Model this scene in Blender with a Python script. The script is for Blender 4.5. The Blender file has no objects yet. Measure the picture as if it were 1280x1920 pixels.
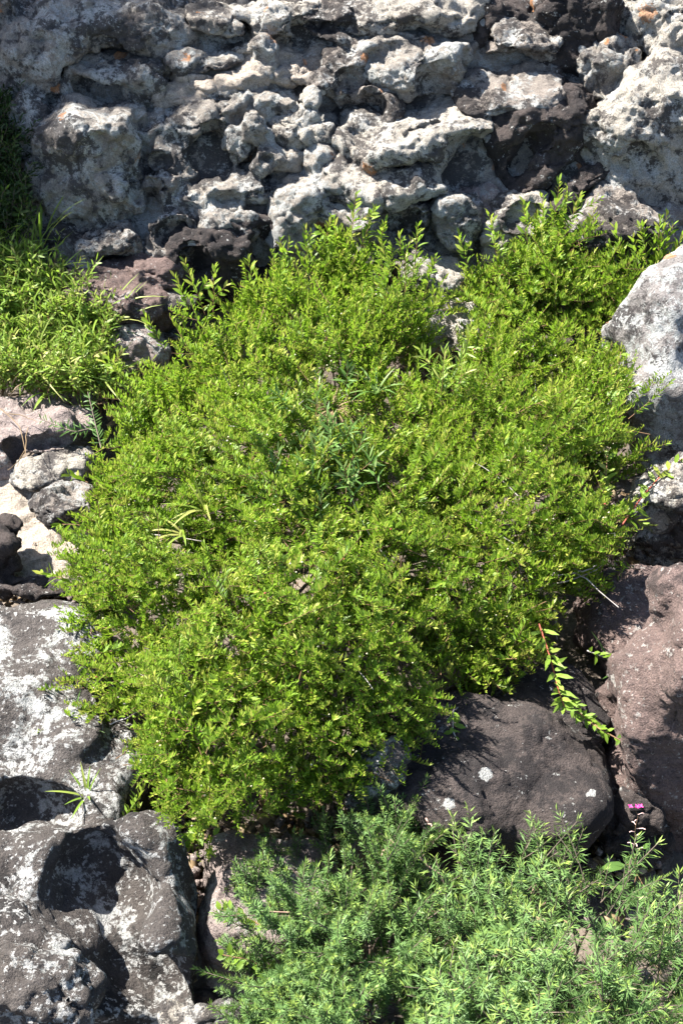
import bpy, math, random
import numpy as np
from mathutils import Vector, Matrix
import openvdb

# ---------------------------------------------------------------- camera, sky, sun, exposure
S = bpy.context.scene
COL = S.collection
CAM_H, PITCH, FPX = 2.10, 43.0, 2388.0          # eye height, downward pitch, focal length in photo pixels
cam = bpy.data.cameras.new('camera')
cam.sensor_fit = 'VERTICAL'
cam.sensor_height = 24.0
cam.lens = 24.0 * FPX / 1920.0
cam.clip_start = 0.05
cam.clip_end = 500
cam_o = bpy.data.objects.new('camera', cam)
COL.objects.link(cam_o)
cam_o.location = (0, 0, CAM_H)
cam_o.rotation_euler = (math.radians(90 - PITCH), 0, 0)
S.camera = cam_o

SUN_DIR = Vector((-0.60, 0.30, 0.90)).normalized()      # towards the sun
world = bpy.data.worlds.new('World')
S.world = world
world.use_nodes = True
wn = world.node_tree
sky = wn.nodes.new('ShaderNodeTexSky')
sky.sky_type = 'NISHITA'
sky.sun_disc = False
sky.sun_elevation = math.asin(SUN_DIR.z)
sky.sun_rotation = math.atan2(SUN_DIR.x, SUN_DIR.y)
bg = wn.nodes['Background']
bg.inputs['Strength'].default_value = 0.07
wn.links.new(sky.outputs[0], bg.inputs['Color'])
sun = bpy.data.lights.new('sun', 'SUN')
sun.energy = 4.8
sun.angle = math.radians(0.5)
sun.color = (1.0, 0.955, 0.88)
sun_o = bpy.data.objects.new('sun', sun)
COL.objects.link(sun_o)
sun_o.rotation_euler = SUN_DIR.to_track_quat('Z', 'Y').to_euler()
sun_o.location = SUN_DIR * 20
vs = S.view_settings
vs.view_transform = 'Standard'
vs.look = 'None'
vs.gamma = 1.0
vs.use_curve_mapping = False
vs.exposure = 2.25
S.cycles.max_bounces = 6
S.cycles.diffuse_bounces = 4
S.cycles.transmission_bounces = 3
S.cycles.glossy_bounces = 2
S.cycles.caustics_reflective = False
S.cycles.caustics_refractive = False

# ---------------------------------------------------------------- tools
rng = np.random.default_rng(7)
_th = math.radians(PITCH)
FWD = np.array([0, math.cos(_th), -math.sin(_th)])
UPC = np.array([0, math.sin(_th), math.cos(_th)])
EYE = np.array([0, 0, CAM_H])
_P = np.random.default_rng(3).permutation(256)
_P = np.concatenate([_P, _P, _P])
_G = np.random.default_rng(4).normal(size=(256, 3))
_G /= np.linalg.norm(_G, axis=1)[:, None]
_G = _G.astype(np.float32)

def noise(p):
    """Perlin noise of an (n,3) array, about -0.6..0.6"""
    p = np.asarray(p, np.float32)
    i = np.floor(p).astype(np.int32)
    f = p - i
    u = f * f * f * (f * (f * 6 - 15) + 10)
    i &= 255
    r = 0
    for dx in (0, 1):
        wx = u[:, 0] if dx else 1 - u[:, 0]
        hx = _P[i[:, 0] + dx]
        for dy in (0, 1):
            wy = wx * (u[:, 1] if dy else 1 - u[:, 1])
            hy = _P[hx + i[:, 1] + dy]
            for dz in (0, 1):
                g = _G[_P[hy + i[:, 2] + dz]]
                d = g[:, 0] * (f[:, 0] - dx) + g[:, 1] * (f[:, 1] - dy) + g[:, 2] * (f[:, 2] - dz)
                r = r + d * wy * (u[:, 2] if dz else 1 - u[:, 2])
    return r

def fbm(p, octaves=4, gain=0.5):
    r, a = 0, 1.0
    for o in range(octaves):
        r = r + a * noise(p * (2.03 ** o) + 17.3 * o)
        a *= gain
    return r

def worley(p, seed=1):
    """distance to the nearest of one random point per cell"""
    p = np.asarray(p, np.float32)
    i = np.floor(p).astype(np.int32)
    f = p - i
    best = np.full(len(p), 9.0, np.float32)
    tab = np.random.default_rng(seed).random((256, 3)).astype(np.float32)
    for dx in (-1, 0, 1):
        for dy in (-1, 0, 1):
            for dz in (-1, 0, 1):
                h = _P[_P[_P[(i[:, 0] + dx) & 255] + ((i[:, 1] + dy) & 255)] + ((i[:, 2] + dz) & 255)]
                q = tab[h] + np.array([dx, dy, dz], np.float32) - f
                best = np.minimum(best, (q * q).sum(1))
    return np.sqrt(best)

def cells(p, seed=1):
    """nearest and second nearest cell distance, the offset from the nearest cell's point, and that cell's three random numbers"""
    p = np.asarray(p, np.float32)
    i = np.floor(p).astype(np.int32); f = p - i
    n = len(p)
    b1 = np.full(n, 9., np.float32); b2 = b1.copy(); off = np.zeros((n, 3), np.float32); hid = np.zeros(n, np.int32)
    tab = np.random.default_rng(seed).random((256, 3)).astype(np.float32)
    for dx in (-1, 0, 1):
        for dy in (-1, 0, 1):
            for dz in (-1, 0, 1):
                h = _P[_P[_P[(i[:, 0] + dx) & 255] + ((i[:, 1] + dy) & 255)] + ((i[:, 2] + dz) & 255)]
                q = tab[h] + np.array([dx, dy, dz], np.float32) - f
                d = (q * q).sum(1)
                c = d < b1
                b2 = np.where(c, b1, np.minimum(b2, d))
                b1 = np.where(c, d, b1); off[c] = -q[c]; hid[c] = h[c]
    rnd = np.random.default_rng(seed + 50).random((256, 3)).astype(np.float32)[hid]
    return np.sqrt(b1), np.sqrt(b2), off, rnd

def sstep(a, b, x):
    t = np.clip((x - a) / (b - a), 0, 1)
    return t * t * (3 - 2 * t)

def lay(x, y):
    """the lie of the land: flat shelves in front, the sandstone outcrop climbing behind"""
    x = np.asarray(x, float); y = np.asarray(y, float)
    t = (y - 2.86) / 0.10
    z = 1.0 * 0.10 * np.logaddexp(0, t)
    z = np.where(y > 4.6, 1.0 * 1.74 + 0.12 * (y - 4.6), z)
    return z

def ray(u, v):
    d = FWD + (u - 640) / FPX * np.array([1.0, 0, 0]) - (v - 960) / FPX * UPC
    return d / np.linalg.norm(d)

def at(u, v, lift=0.0):
    """where the line of sight through photo pixel (u, v) meets the land raised by lift"""
    d = ray(u, v)
    t = np.arange(0.3, 12, 0.004)
    p = EYE + t[:, None] * d
    below = p[:, 2] <= lay(p[:, 0], p[:, 1]) + lift
    k = int(np.argmax(below)) if below.any() else len(t) - 1
    return p[k]

def mpp(p):
    """metres per photo pixel at point p"""
    return float((p - EYE) @ FWD) / FPX

def new_mesh(name, V, tris=None, quads=None, mat=None, smooth=True, face_attr=None):
    me = bpy.data.meshes.new(name)
    tris = np.zeros((0, 3), np.int32) if tris is None else np.asarray(tris, np.int32)
    quads = np.zeros((0, 4), np.int32) if quads is None else np.asarray(quads, np.int32)
    V = np.asarray(V, np.float32)
    nt, nq = len(tris), len(quads)
    me.vertices.add(len(V))
    me.vertices.foreach_set('co', V.ravel())
    me.loops.add(nt * 3 + nq * 4)
    me.loops.foreach_set('vertex_index', np.concatenate([tris.ravel(), quads.ravel()]).astype(np.int32))
    me.polygons.add(nt + nq)
    me.polygons.foreach_set('loop_start', np.concatenate([np.arange(nt) * 3, nt * 3 + np.arange(nq) * 4]).astype(np.int32))
    if smooth:
        me.polygons.foreach_set('use_smooth', np.ones(nt + nq, bool))
    if face_attr is not None:
        a = me.attributes.new('tint', 'FLOAT', 'FACE')
        a.data.foreach_set('value', np.asarray(face_attr, np.float32))
    me.update(calc_edges=True)
    me.validate()
    for m in (mat if isinstance(mat, (list, tuple)) else [mat]):
        if m is not None:
            me.materials.append(m)
    return me

def link(name, me, parent=None, loc=None):
    o = bpy.data.objects.new(name, me)
    COL.objects.link(o)
    if parent is not None:
        o.parent = parent
    if loc is not None:
        o.location = loc
    return o

def tag(o, label=None, cat=None, group=None, kind=None):
    if label: o['label'] = label
    if cat: o['category'] = cat
    if group: o['group'] = group
    if kind: o['kind'] = kind
    return o

# ---------------------------------------------------------------- materials
def nd(t, kind, **kw):
    n = t.nodes.new(kind)
    for k, v in kw.items():
        if k in n.inputs: n.inputs[k].default_value = v
        else: setattr(n, k, v)
    return n

def mixc(t, fac, a, b):
    n = t.nodes.new('ShaderNodeMix'); n.data_type = 'RGBA'
    for s, v in ((n.inputs[0], fac), (n.inputs[6], a), (n.inputs[7], b)):
        if hasattr(v, 'links'): t.links.new(v, s)
        elif isinstance(v, (int, float)): s.default_value = v
        else: s.default_value = (*v, 1)
    return n.outputs[2]

def mr(t, v, a, b, lo=0.0, hi=1.0):
    n = t.nodes.new('ShaderNodeMapRange'); n.interpolation_type = 'SMOOTHSTEP'
    n.inputs[1].default_value = a; n.inputs[2].default_value = b
    n.inputs[3].default_value = lo; n.inputs[4].default_value = hi
    t.links.new(v, n.inputs[0]); return n.outputs[0]

def mth(t, op, a, b=None):
    n = t.nodes.new('ShaderNodeMath'); n.operation = op
    for s, v in zip(n.inputs, (a, b)):
        if v is None: continue
        if hasattr(v, 'links'): t.links.new(v, s)
        else: s.default_value = v
    return n.outputs[0]

def rock_material(name, stone, stone2, crust, lichen, crust_at, lichen_at, orange=0.0, spots=0.0, fine=1.0, seed=0.0, speck=.66):
    """weathered sandstone: bare stone, dark biological crust, pale crustose lichen, orange lichen, round pale thalli"""
    m = bpy.data.materials.new(name); m.use_nodes = True
    t = m.node_tree; b = t.nodes['Principled BSDF']
    b.inputs['Roughness'].default_value = 0.93
    b.inputs['Specular IOR Level'].default_value = 0.25
    tc = t.nodes.new('ShaderNodeNewGeometry')
    mp = nd(t, 'ShaderNodeMapping'); mp.inputs['Location'].default_value = (seed, seed * 1.7, -seed)
    t.links.new(tc.outputs['Position'], mp.inputs[0])
    co = mp.outputs[0]
    def nz(scale, detail=6.0, rough=0.6, dist=0.0):
        n = nd(t, 'ShaderNodeTexNoise', Scale=scale, Detail=detail, Roughness=rough, Distortion=dist)
        t.links.new(co, n.inputs['Vector']); return n.outputs['Fac']
    def voro(scale):
        v = nd(t, 'ShaderNodeTexVoronoi', Scale=scale, Randomness=1.0)
        t.links.new(co, v.inputs['Vector'])
        r = nd(t, 'ShaderNodeSeparateColor'); t.links.new(v.outputs['Color'], r.inputs[0])
        return v.outputs['Distance'], r.outputs
    big, mid, fin, grain = nz(6, 4, .6, .3), nz(22, 8, .72, .2), nz(70, 6, .75), nz(260, 3, .7)
    patch = nz(12.0, 9, .74, .4)
    c = mixc(t, mr(t, mid, .38, .62), stone, stone2)
    c = mixc(t, mr(t, fin, .42, .62, 0, .5), c, tuple(x * 1.25 for x in stone))
    # pale lichen patches with crisp ragged edges
    l = mth(t, 'ADD', mth(t, 'MULTIPLY', patch, .60), mth(t, 'ADD', mth(t, 'MULTIPLY', fin, .30), mth(t, 'MULTIPLY', grain, .10)))
    lc = mixc(t, mr(t, fin, .35, .65), lichen, tuple(x * y for x, y in zip(lichen, (.74, .77, .76))))
    c = mixc(t, mr(t, l, lichen_at, lichen_at + .035, 0, .95), c, lc)
    # dark crust: areas broken up into specks by finer noise
    k = mth(t, 'ADD', mth(t, 'MULTIPLY', big, .40), mth(t, 'ADD', mth(t, 'MULTIPLY', mid, .34), mth(t, 'MULTIPLY', fin, .30)))
    c = mixc(t, mr(t, k, crust_at, crust_at + .05, 0, .94), c, crust)
    sp = mth(t, 'ADD', mth(t, 'MULTIPLY', nz(95, 4, .65), .62), mth(t, 'MULTIPLY', patch, .45))
    c = mixc(t, mr(t, sp, speck - .03, speck, 0, .85), c, tuple(x * .92 for x in lichen))
    if spots:
        d, r = voro(15.0)
        rad = mth(t, 'MULTIPLY', mr(t, r[0], 1 - spots, 1, 0, .20), mth(t, 'ADD', mth(t, 'MULTIPLY', fin, 1.4), .3))
        c = mixc(t, mth(t, 'MULTIPLY', mth(t, 'LESS_THAN', d, rad), .85), c, tuple(x * .95 for x in lichen))
    if orange:
        d, r = voro(20.0)
        rad = mth(t, 'MULTIPLY', mr(t, r[1], 1 - orange, 1, 0, .62), mth(t, 'SUBTRACT', mth(t, 'MULTIPLY', fin, 3.0), .75))
        c = mixc(t, mth(t, 'MULTIPLY', mth(t, 'LESS_THAN', d, rad), .7), c, (.48, .22, .09))
    c = mixc(t, mr(t, grain, .40, .62, 0, .6), c, mixc(t, .62, c, (.02, .018, .018)))
    t.links.new(c, b.inputs['Base Color'])
    h = mth(t, 'ADD', mth(t, 'MULTIPLY', fin, .6), mth(t, 'ADD', mth(t, 'MULTIPLY', grain, .50), mth(t, 'MULTIPLY', mid, .8)))
    bp = nd(t, 'ShaderNodeBump', Strength=.9 * fine, Distance=.022)
    t.links.new(h, bp.inputs['Height'])
    t.links.new(bp.outputs[0], b.inputs['Normal'])
    return m

R = {
 'grey':  rock_material('grey_lichen_rock', (.31, .275, .235), (.215, .195, .175), (.066, .059, .057), (.48, .475, .455), .512, .484, orange=.06),
 'mott':  rock_material('mottled_rock', (.26, .225, .195), (.17, .150, .135), (.036, .030, .029), (.50, .49, .47), .503, .496, orange=.035, seed=3),
 'pale':  rock_material('pale_smooth_rock', (.41, .37, .315), (.32, .295, .26), (.066, .057, .053), (.49, .48, .46), .518, .50, orange=.03, seed=5),
 'cream': rock_material('cream_sandstone', (.44, .37, .30), (.38, .33, .28), (.18, .145, .12), (.46, .44, .41), .58, .56, seed=7),
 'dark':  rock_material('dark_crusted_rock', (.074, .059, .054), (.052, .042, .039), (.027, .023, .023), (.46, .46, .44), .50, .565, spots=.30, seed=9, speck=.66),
 'brown': rock_material('brown_rock', (.170, .120, .106), (.125, .088, .080), (.055, .041, .038), (.42, .39, .36), .54, .575, spots=.30, seed=11, speck=.635),
 'frost': rock_material('frosted_boulder', (.24, .22, .21), (.17, .155, .15), (.042, .036, .036), (.50, .50, .49), .540, .485, orange=.03, seed=19, speck=.61),
 'slab':  rock_material('lichen_spattered_slab', (.105, .092, .084), (.072, .063, .058), (.026, .023, .022), (.50, .495, .48), .545, .500, seed=13, speck=.60),
 'worn':  rock_material('dark_worn_slab', (.084, .073, .066), (.058, .050, .046), (.021, .019, .018), (.46, .455, .44), .545, .520, seed=17, speck=.600),
 'pink':  rock_material('pinkish_rock', (.31, .25, .23), (.24, .195, .18), (.09, .07, .065), (.52, .50, .47), .55, .53, seed=15),
}

def ground_material():
    m = bpy.data.materials.new('soil'); m.use_nodes = True
    t = m.node_tree; b = t.nodes['Principled BSDF']; b.inputs['Roughness'].default_value = .95
    g = t.nodes.new('ShaderNodeNewGeometry')
    n = nd(t, 'ShaderNodeTexNoise', Scale=9.0, Detail=8.0, Roughness=.7); t.links.new(g.outputs['Position'], n.inputs['Vector'])
    n2 = nd(t, 'ShaderNodeTexNoise', Scale=90.0, Detail=4.0, Roughness=.7); t.links.new(g.outputs['Position'], n2.inputs['Vector'])
    c = mixc(t, mr(t, n.outputs['Fac'], .35, .65), (.055, .042, .033), (.12, .095, .075))
    c = mixc(t, mr(t, n2.outputs['Fac'], .4, .7, 0, .6), c, (.16, .13, .10))
    t.links.new(c, b.inputs['Base Color'])
    bp = nd(t, 'ShaderNodeBump', Strength=.8, Distance=.01); t.links.new(n2.outputs['Fac'], bp.inputs['Height']); t.links.new(bp.outputs[0], b.inputs['Normal'])
    return m

# ---------------------------------------------------------------- ground sheet
def build_ground():
    def axis(lo, hi, step, far):
        a = list(np.arange(lo, hi + 1e-6, step))
        s = step; l = [lo]; h = [hi]
        while h[-1] < far: s *= 1.35; h.append(h[-1] + s)
        s = step
        while l[-1] > -far: s *= 1.35; l.append(l[-1] - s)
        return np.array(l[:0:-1] + a + h[1:])
    X = axis(-1.6, 1.6, .022, 60); Y = axis(.3, 4.8, .022, 60)
    xx, yy = np.meshgrid(X, Y)
    p = np.stack([xx.ravel(), yy.ravel(), np.zeros(xx.size)], 1)
    near = np.clip(1.5 - .25 * np.hypot(p[:, 0], p[:, 1] - 2.5), .2, 1)
    z = lay(p[:, 0], p[:, 1]) - .13 + .06 * fbm(p * 3.1, 4) * near + .02 * noise(p * 21) * near
    p[:, 2] = z
    ny, nx = xx.shape
    i = np.arange(nx * ny).reshape(ny, nx)
    q = np.stack([i[:-1, :-1], i[:-1, 1:], i[1:, 1:], i[1:, :-1]], -1).reshape(-1, 4)
    o = link('ground', new_mesh('ground', p, quads=q, mat=ground_material()))
    tag(o, kind='structure')
build_ground()

def build_bedrock():
    X = np.arange(-1.75, 1.75, .014); Y = np.arange(2.98, 4.9, .014)
    xx, yy = np.meshgrid(X, Y)
    p = np.stack([xx.ravel(), yy.ravel(), np.zeros(xx.size)], 1)
    p[:, 2] = lay(p[:, 0], p[:, 1])
    q = p * np.array([7., 7., 9.]) + .5 * noise(p * 6)[:, None]
    edge = np.minimum.reduce([p[:, 0] + 1.75, 1.75 - p[:, 0], p[:, 1] - 2.98, 4.9 - p[:, 1]])
    p[:, 2] += -.015 + .06 * fbm(p * 4, 4) - .05 * sstep(.7, .1, worley(q, 4)) - .30 * sstep(.14, 0, edge)
    p[:, 2] += .012 * fbm(p * 30, 3)
    ny, nx = xx.shape
    i = np.arange(nx * ny).reshape(ny, nx)
    f = np.stack([i[:-1, :-1], i[:-1, 1:], i[1:, 1:], i[1:, :-1]], -1).reshape(-1, 4)
    tag(link('bedrock', new_mesh('bedrock', p, quads=f, mat=R['grey'])), kind='structure')
build_bedrock()

# ---------------------------------------------------------------- rocks
GROW = 1.0
class Blob:
    def __init__(s, u, v, w, h, d=.9, p=2.6, rot=0., lift=0., cut=False, fwd=0., yaw=0.):
        c = at(u, v, lift)
        if fwd: c = c - ray(u, v) * fwd
        m = mpp(c) * GROW
        r = ray(u, v); ph = math.asin(-r[2])
        q = p / (p - 1)
        rx = w / 2 * m; ry = rx * d; H = h / 2 * m
        a = ry * math.sin(ph)
        if a > .8 * H: ry *= .8 * H / a; a = .8 * H
        rz = (H ** q - a ** q) ** (1 / q) / math.cos(ph)
        s.c, s.r, s.p, s.cut = c, np.array([rx, ry, rz]), p, cut
        M = Matrix.Rotation(math.radians(-rot), 3, Vector(FWD)) if False else Matrix.Rotation(math.radians(rot), 3, Vector(-FWD))
        M = M @ Matrix.Rotation(math.radians(yaw), 3, 'Z')
        s.M = np.array(M)
        s.ext = np.abs(s.M) @ s.r

class Cut:
    """a hollow: an ellipsoid sunk along the line of sight into whatever surface of the rock is met at (u, v)"""
    def __init__(s, u, v, w, h, dep=.07, p=2.4, rot=0., off=0.):
        s.a = (u, v, w, h, dep, p, rot, off); s.cut = True
    def settle(s, solid):
        u, v, w, h, dep, p, rot, off = s.a
        d = ray(u, v)
        t = np.arange(.4, 7, .004)
        q = EYE + t[:, None] * d
        f = np.min([(((np.abs((q - b.c) @ b.M) / b.r) ** b.p).sum(1)) ** (1 / b.p) for b in solid], 0)
        k = int(np.argmax(f < 1)) if (f < 1).any() else int(np.argmin(f))
        s.c = q[k] + d * off
        m = mpp(s.c)
        s.r = np.array([w / 2 * m, dep, h / 2 * m]); s.p = p
        R0 = np.stack([np.array([1., 0, 0]), FWD, UPC], 1)
        s.M = np.array(Matrix.Rotation(math.radians(rot), 3, Vector(-FWD))) @ R0
        s.ext = np.abs(s.M) @ s.r

C = Cut
def B(*a, **k): return Blob(*a, **k)

ROCKS = []
def rock(name, label, style, blobs, vox=.0058, k=.012, warp=.015, rough=.0050, pits=.0, cat='rock', strata=.0, group=None, scal=.013, cell=8.0, chip=.013, crack=.008, knob=.014):
    solid = [b for b in blobs if not b.cut]
    lo = np.min([b.c - b.ext for b in solid], 0) - .05
    hi = np.max([b.c + b.ext for b in solid], 0) + .05
    n = np.ceil((hi - lo) / vox).astype(int) + 1
    A = np.full(n, .12, np.float32)
    ax = [lo[i] + vox * np.arange(n[i]) for i in range(3)]
    for b in blobs:
        if b.cut: b.settle(solid)
        pad = k * 1.6 + .02
        a0 = np.clip(((b.c - b.ext - pad - lo) / vox).astype(int), 0, n - 1)
        a1 = np.clip(((b.c + b.ext + pad - lo) / vox).astype(int) + 2, 0, n)
        if (a1 <= a0).any(): continue
        sl = tuple(slice(a0[i], a1[i]) for i in range(3))
        g = np.stack(np.meshgrid(*[ax[i][sl[i]] - b.c[i] for i in range(3)], indexing='ij'), -1).astype(np.float32)
        sh = g.shape[:3]
        g = g.reshape(-1, 3)
        Mb = b.M.astype(np.float32); rb = b.r.astype(np.float32); sc = float(np.sort(b.r)[:2].mean())
        d = ((((np.abs(g @ Mb) / rb) ** b.p).sum(1)) ** (1 / b.p) - 1) * sc
        nr = np.abs(d) < .045
        gn = g[nr]
        wob = np.clip(.045 * float(b.r.mean()) / .12 * np.stack([noise((gn + b.c) * 6.5 + o) for o in (0., 31.7, 63.1)], 1), -.05, .05)
        d[nr] = ((((np.abs((gn + wob) @ Mb) / rb) ** b.p).sum(1)) ** (1 / b.p) - 1) * sc
        d = d.reshape(sh)
        o = A[sl]
        if b.cut:
            d = -d
            hh = np.clip(.5 + .5 * (d - o) / k, 0, 1)
            A[sl] = o + (d - o) * hh + k * hh * (1 - hh)
        else:
            hh = np.clip(.5 + .5 * (o - d) / k, 0, 1)
            A[sl] = o + (d - o) * hh - k * hh * (1 - hh)
    A[0] = A[-1] = .12; A[:, 0] = A[:, -1] = .12; A[:, :, 0] = A[:, :, -1] = .12
    grid = openvdb.FloatGrid(.12)
    grid.copyFromArray(A)
    pts, tr, qd = grid.convertToPolygons(isovalue=0.0, adaptivity=0.0)
    V = (pts * vox + lo).astype(np.float32)
    qd = np.asarray(qd, np.int32)[:, ::-1]
    def normals(V, qd):
        fn = np.cross(V[qd[:, 2]] - V[qd[:, 0]], V[qd[:, 3]] - V[qd[:, 1]])
        N = np.stack([np.bincount(qd.ravel(), np.repeat(fn[:, j], 4), len(V)) for j in range(3)], 1)
        return (N / (np.linalg.norm(N, axis=1)[:, None] + 1e-12)).astype(np.float32)
    N = normals(V, qd)
    if ((V - V.mean(0)) * N).sum() < 0: N = -N; qd = qd[:, ::-1]
    # weathering, coarse to fine: swell, scooped bowls, broken chips with cracks between them, bedding, pits
    h = -warp * 1.4 * (noise(V * 11.0) + .55 * noise(V * 25.0 + 9.1))
    wv = np.stack([noise(V * 7 + o) for o in (3., 47., 91.)], 1)
    if scal:
        h -= scal * sstep(.70, .05, worley((V + .035 * wv) * np.array([cell, cell, cell * 1.25]), 2)) * (.55 + 1.1 * noise(V * 3.1 + 8))
    if chip:
        for f, am, sd in ((8.5, 1.0, 11), (19., .50, 12)):
            c1, c2, off, rn = cells((V + .030 * wv) * np.array([f, f, f * 1.35]), sd)
            pl = am * chip * (1.1 * (rn[:, 0] - .5) + 1.3 * (off * (rn - .5)).sum(1))
            h += pl - crack * am * sstep(.10, .0, c2 - c1) * sstep(-.15, .25, noise(V * 5 + sd))
    if knob:
        h += knob * (sstep(.62, .12, worley((V + .03 * wv) * np.array([10., 10., 9.]), 21)) - .35) * (.5 + 1.2 * noise(V * 3.7 + 2))
        h -= .8 * knob * sstep(.50, .15, worley((V + .03 * wv) * np.array([13., 13., 11.]), 23))
    if strata:
        h -= strata * np.abs(((V[:, 2] * 14 + .5 * noise(V * 5) + .15 * V[:, 0]) % 1.0) - .5)
    if pits:
        h -= pits * sstep(.52, .12, worley(V * np.array([15., 15., 13.]) + .4 * wv)) * sstep(-.12, .25, noise(V * 4.3 + 5.5))
    V = V + N * h[:, None]
    N = normals(V, qd)
    if ((V - V.mean(0)) * N).sum() < 0: N = -N
    r = fbm(V * 40, 4, .65)
    r = .9 * r + .75 * (.35 - 1.6 * np.abs(noise(V * 30 + 7))) + .5 * noise(V * 75)
    pock = sstep(.50, .10, worley(V * 40, 5)) * sstep(-.1, .15, noise(V * 9 + 3))
    V = V + N * (rough * (r - 1.2 * pock))[:, None]
    base = np.array([(lo[0] + hi[0]) / 2, (lo[1] + hi[1]) / 2, lo[2] + .05], np.float32)
    # stray flakes cut loose by the hollows are dropped: only the main body is kept
    lab = np.arange(len(V))
    for _ in range(400):
        m = lab[qd].min(1)
        new = lab.copy()
        for j in range(4): np.minimum.at(new, qd[:, j], m)
        new = new[new]
        if (new == lab).all(): break
        lab = new
    main = np.bincount(lab).argmax(); kv = lab == main
    if not kv.all():
        ix = np.cumsum(kv) - 1; qd = ix[qd[kv[qd[:, 0]]]]; V = V[kv]
    me = new_mesh(name, V - base, quads=qd, mat=R[style])
    o = link(name, me, loc=base)
    tag(o, label, cat, group)
    ROCKS.append(o)
    return o

GROW = 1.13
# ---- the outcrop behind, from its upper left corner to the right
rock('rock', 'long grey ledge in dappled tree shade along the top left edge', 'grey',
     [B(110, 45, 200, 120, 1.0, 2.8, 8), B(240, 35, 170, 110, 1.0, 2.8, -6), B(10, 40, 70, 110, .8, 3), B(60, 150, 120, 170, .9, 3), B(70, 260, 90, 150, .9), B(90, 340, 80, 90), B(300, 70, 120, 90)], pits=.02)
rock('rock', 'arched grey rock with a dark hollow under its lit top, behind the big left boulder', 'grey',
     [B(215, 118, 150, 64, 1.1, 3, -4), B(272, 168, 72, 100, .9, 3), B(150, 165, 55, 90, .9), B(120, 190, 60, 80), C(188, 175, 84, 50, .10)], pits=.01)
rock('boulder', 'big blocky grey boulder with shaded front face and orange lichen on its rim, far left', 'grey',
     [B(182, 306, 170, 214, .9, 4.5, 2), B(245, 225, 80, 70, .9, 3), B(130, 380, 80, 60)], k=.014, warp=.010, scal=.014, chip=.009, crack=.006, cat='boulder')
rock('rock', 'small wedge shaped grey rock leaning on the big left boulder', 'grey', [B(225, 345, 76, 58, .9, 2.4, -20, .10), B(250, 375, 60, 40, .8, 2.2, -35, .06)])
rock('rock', 'white topped low rock in the shadow under the big left boulder', 'mott', [B(195, 440, 165, 72, 1., 2.6, -3), B(110, 450, 76, 56), B(120, 480, 120, 60)], pits=.008)
rock('rock', 'smooth brown bedrock apron below the big left boulder', 'brown', [B(230, 545, 190, 130, 1, 3, -15), B(160, 520, 140, 70, 1, 2.6), B(300, 510, 120, 90)])
rock('rock', 'ribbed blue grey rock standing between the left boulder and the pinnacles', 'mott',
     [B(310, 385, 80, 120, .9, 2.6, 15), B(325, 460, 100, 120, .9, 2.4), B(300, 340, 80, 60), C(268, 395, 56, 60, .08), C(330, 440, 70, 56, .06)], strata=.016, pits=.012)
rock('rock', 'grey ledge rock with square corner and dark recess, right of the big left boulder', 'grey',
     [B(300, 250, 106, 90, .9, 3.4, 5), B(385, 210, 130, 96, 1.1, 2.6, 14), B(450, 215, 80, 86, 1, 2.6, 20), B(325, 310, 100, 100, .8, 2.6), B(440, 255, 110, 80), C(398, 278, 96, 76, .10, 2.4, 15), C(300, 300, 40, 30, .03)], pits=.012)
rock('rock', 'upright grey block beside the dark slot at the sand shelf', 'pale', [B(420, 165, 90, 60, 1, 3, 10), B(440, 175, 40, 70, .9, 3), C(468, 172, 24, 56, .10)])
rock('rock', 'twin pinnacle grey rock with a pale rounded apron below', 'grey',
     [B(441, 268, 34, 64, .9, 2.4, 0, .06), B(486, 262, 58, 84, .9, 2.2, 10, .06), B(500, 300, 64, 60, .9, 2.4, 0, .05), B(535, 300, 70, 60), B(440, 335, 130, 74, 1, 2.4), C(466, 288, 34, 40, .05), C(528, 332, 60, 26, .06), C(505, 300, 30, 26, .03)])
rock('rock', 'slender upright column rock standing at the edge of the sand shelf', 'grey',
     [B(498, 112, 34, 54, .9, 2.6, 0, .05), B(505, 160, 40, 80, .9, 2.6), B(515, 205, 92, 80, 1, 2.6)])
rock('rock', 'slim twisted pale pillar against a dark hollow in the outcrop', 'pale',
     [B(580, 195, 40, 60, .9, 2.6, 0, .05), B(583, 235, 36, 90, .9, 2.4, 8, .04), B(572, 255, 40, 40, .9, 2.2, 0, .05), B(600, 262, 34, 50, .9, 2.4, -20, .04), B(545, 250, 80, 90, 1, 2.6)])
rock('rock', 'dark mottled rock with white patches above the twisted pillar', 'mott', [B(642, 138, 104, 100, .9, 2.8), B(598, 165, 56, 46, .9, 2.4, 0, .05), B(690, 180, 120, 80), C(672, 196, 110, 64, .12, 2.4, 8), C(655, 150, 50, 40, .05), C(618, 250, 60, 110, .10)], pits=.012)
rock('rock', 'cream sandy shelf between the grey rocks at the top', 'cream', [B(570, 120, 150, 70, 1.2, 3.4, 3, -.05), B(430, 120, 200, 90, 1.2, 3.4, 6, -.07), B(350, 150, 150, 80, 1.2, 3, 0, -.07), B(470, 90, 160, 60, 1.2, 3, 0, -.07)])
rock('rock', 'low knobbly grey rock on the sand shelf near the arched rock', 'grey', [B(350, 115, 70, 50, 1, 2.4, 0, .03), B(400, 110, 110, 40, 1, 2.4, 5, .02), B(300, 140, 50, 40)], pits=.01)
rock('rock', 'squat grey block resting on the sand at the top edge', 'grey', [B(395, 32, 72, 44, 1, 3.2, 0, .04)])
rock('rock', 'small rounded grey stone beside the squat block at the top edge', 'grey', [B(437, 54, 42, 34, 1, 2.2, 10, .05)])
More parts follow.
